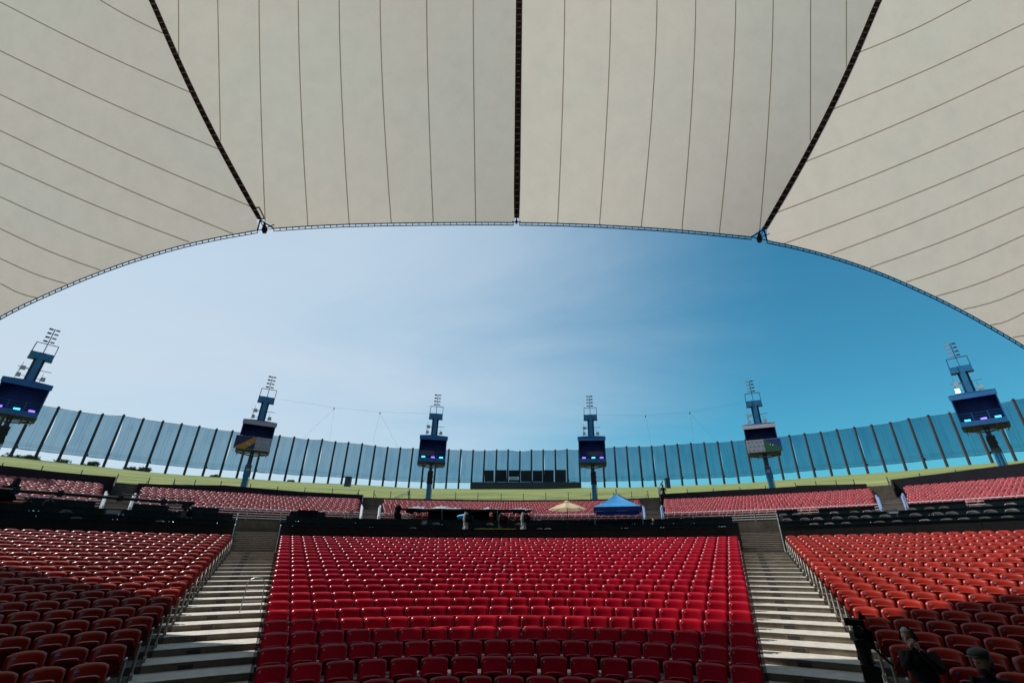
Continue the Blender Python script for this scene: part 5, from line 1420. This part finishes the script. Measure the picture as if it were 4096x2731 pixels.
mb = MB(); mb.tube((-.02, 0, zt2 - .28), (-.02, 0, zt2 - .55), .085, 'black', 10, .07); mb.box((0, 0, zt2 - .30), (.16, .22, .07), 'black'); mb.tube((.06, .05, zt2 - .32), (.24, .30, zt2 - .55), .014, 'matte', 6); mb.tube((-.06, .05, zt2 - .32), (-.10, .30, zt2 - .52), .014, 'matte', 6); mb.build('pan_head', parent=t)
for k in range(3):
    an = k * 2.094 + .9; mb = MB(); mb.tube((.05 * math.cos(an), .05 * math.sin(an), zt2 - .52), (.27 * math.cos(an), .27 * math.sin(an), .02), .028, 'matte', 8); mb.tube((.075 * math.cos(an + .5), .075 * math.sin(an + .5), zt2 - .52), (.19 * math.cos(an), .19 * math.sin(an), zt2 * .36), .014, 'galv', 6)
    mb.tube((.27 * math.cos(an), .27 * math.sin(an), 0), (.27 * math.cos(an), .27 * math.sin(an), .06), .05, 'matte', 8); mb.build('leg', parent=t)
mb = MB(); mb.box((0, 0, zt2 - .68), (.19, .19, .30), 'black'); mb.build('spreader', parent=t)

# small dark figures far off
def standing(loc, yaw, label, cat='person', s=1.0, top='jacket', armpose=None):
    t = thing('person', loc, yaw, label, cat); t.scale = (s, s, s)
    J = [(Vector((0, 0, .95)), (.15, .11)), (Vector((0, 0, 1.15)), (.14, .10)), (Vector((0, 0, 1.36)), (.17, .11)), (Vector((0, 0, 1.50)), .06), (Vector((0, 0, 1.56)), .05)]
    E = [(0, 1), (1, 2), (2, 3), (3, 4)]
    for sx in (-1, 1):
        k = len(J); J += [(Vector((sx * .19, 0, 1.42)), .06), (Vector((sx * .27, -.05, 1.14)), .045), (Vector((sx * .20, -.25, 1.08)), .033)]; E += [(2, k), (k, k + 1), (k + 1, k + 2)]
        k = len(J); J += [(Vector((sx * .10, 0, .88)), .09), (Vector((sx * .11, -.02, .48)), .065), (Vector((sx * .12, .02, .06)), .045), (Vector((sx * .13, -.14, .03)), .038)]; E += [(0, k), (k, k + 1), (k + 1, k + 2), (k + 2, k + 3)]
    skin_body('clothed_body', J, E, t, top, 0, 1)
    head(t, Vector((0, -.02, 1.68)), Matrix.Identity(3), hair='hairdk')
    for sx in (-1, 1): hand(t, Vector((sx * .20, -.25, 1.08)), (-.2 * sx, -1, 0), (0, 0, -1), .6, sx)
    return t
standing(at(2655, 1975, 51.8) - Vector((0, 0, .85)), R(-10), 'dark silhouetted operator standing at the left end of the right screen wall')
# follow spot dish and lamp cluster beside the operator
t = thing('dish_light', at(2652, 1975, 51.6) - Vector((0, 0, .2)), R(20), 'grey dish light tilted up beside the silhouetted operator', 'spotlight'); mb = MB()
rr_ = [[Vector((r_ * math.cos(p_), -.15 * (1 - r_ * 2) , r_ * math.sin(p_))) for p_ in np.linspace(0, 2 * math.pi, 15)] for r_ in (.02, .2, .38, .5)]
q_ = Matrix.Rotation(R(55), 3, 'Z') @ Matrix.Rotation(R(35), 3, 'X')
rr_ = [[q_ @ p + Vector((0, 0, 1.35)) for p in r_] for r_ in rr_]; mb.grid(rr_, 'lamp'); mb.build('dish', parent=t, smooth=True)
mb = MB(); mb.tube((0, 0, -.2), (0, 0, 1.3), .04, 'metalpost', 6); mb.build('stand', parent=t)
t = thing('lamp_cluster', at(2637, 1972, 51.9), 0, 'small cluster of white lamps at the left end of the right screen wall', 'lamp'); mb = MB()
for i in range(2):
    for j in range(3): mb.box((-.1 + .2 * i, -.05, .05 + .2 * j), (.16, .1, .13), 'rail')
mb.build('lamp_heads', parent=t); mb = MB(); mb.tube((.05, .03, -1.2), (.05, .03, .6), .03, 'metalpost', 6); mb.build('stand', parent=t)
def seated_small(px, D, F, label):
    a, _ = ray(px, 2070); t = thing('person', pol(math.degrees(a), D, F), -a, label, 'person')
    J = [(Vector((0, 0, .50)), (.15, .11)), (Vector((0, -.03, .72)), (.14, .10)), (Vector((0, -.05, .92)), (.17, .11)), (Vector((0, -.06, 1.05)), .06), (Vector((0, -.07, 1.12)), .05)]; E = [(0, 1), (1, 2), (2, 3), (3, 4)]
    for sx in (-1, 1):
        k = len(J); J += [(Vector((sx * .19, -.05, .98)), .06), (Vector((sx * .26, -.15, .72)), .045), (Vector((sx * .12, -.36, .74)), .033)]; E += [(2, k), (k, k + 1), (k + 1, k + 2)]
        k = len(J); J += [(Vector((sx * .09, -.1, .47)), .09), (Vector((sx * .13, -.45, .48)), .065), (Vector((sx * .13, -.48, .06)), .045)]; E += [(0, k), (k, k + 1), (k + 1, k + 2)]
    skin_body('clothed_body', J, E, t, 'jacket', 0, 1); head(t, Vector((0, -.10, 1.24)), Matrix.Identity(3), hair='hairdk')
    for sx in (-1, 1): hand(t, Vector((sx * .12, -.36, .74)), (-.2 * sx, -1, 0), (0, 0, -1), .6, sx)
    mb = MB(); mb.box((0, .03, .40), (.46, .46, .06), 'matte'); mb.tube((0, .05, 0), (0, .05, .4), .04, 'matte', 6); mb.box((0, .05, .02), (.4, .4, .04), 'matte')
    o = mb.build('stool'); o.location = t.location; o.rotation_euler.z = t.rotation_euler.z; tag(o, 'low black stool under the ' + label, 'stool')
standing(pol(math.degrees(ray(200, 2000)[0]), 36.2, 1.60), R(70), 'dark figure standing below the jib beam at left', s=.86)
standing(pol(math.degrees(ray(112, 2000)[0]), 36.2, 1.60), R(20), 'dark figure near the left border behind the boxes', s=.80)
seated_small(2612, 33.8, 1.15, 'dark figure sitting right of the blue canopy')
seated_small(1650, 36.6, 1.6, 'dark figure under the left end of the tarp shelter')
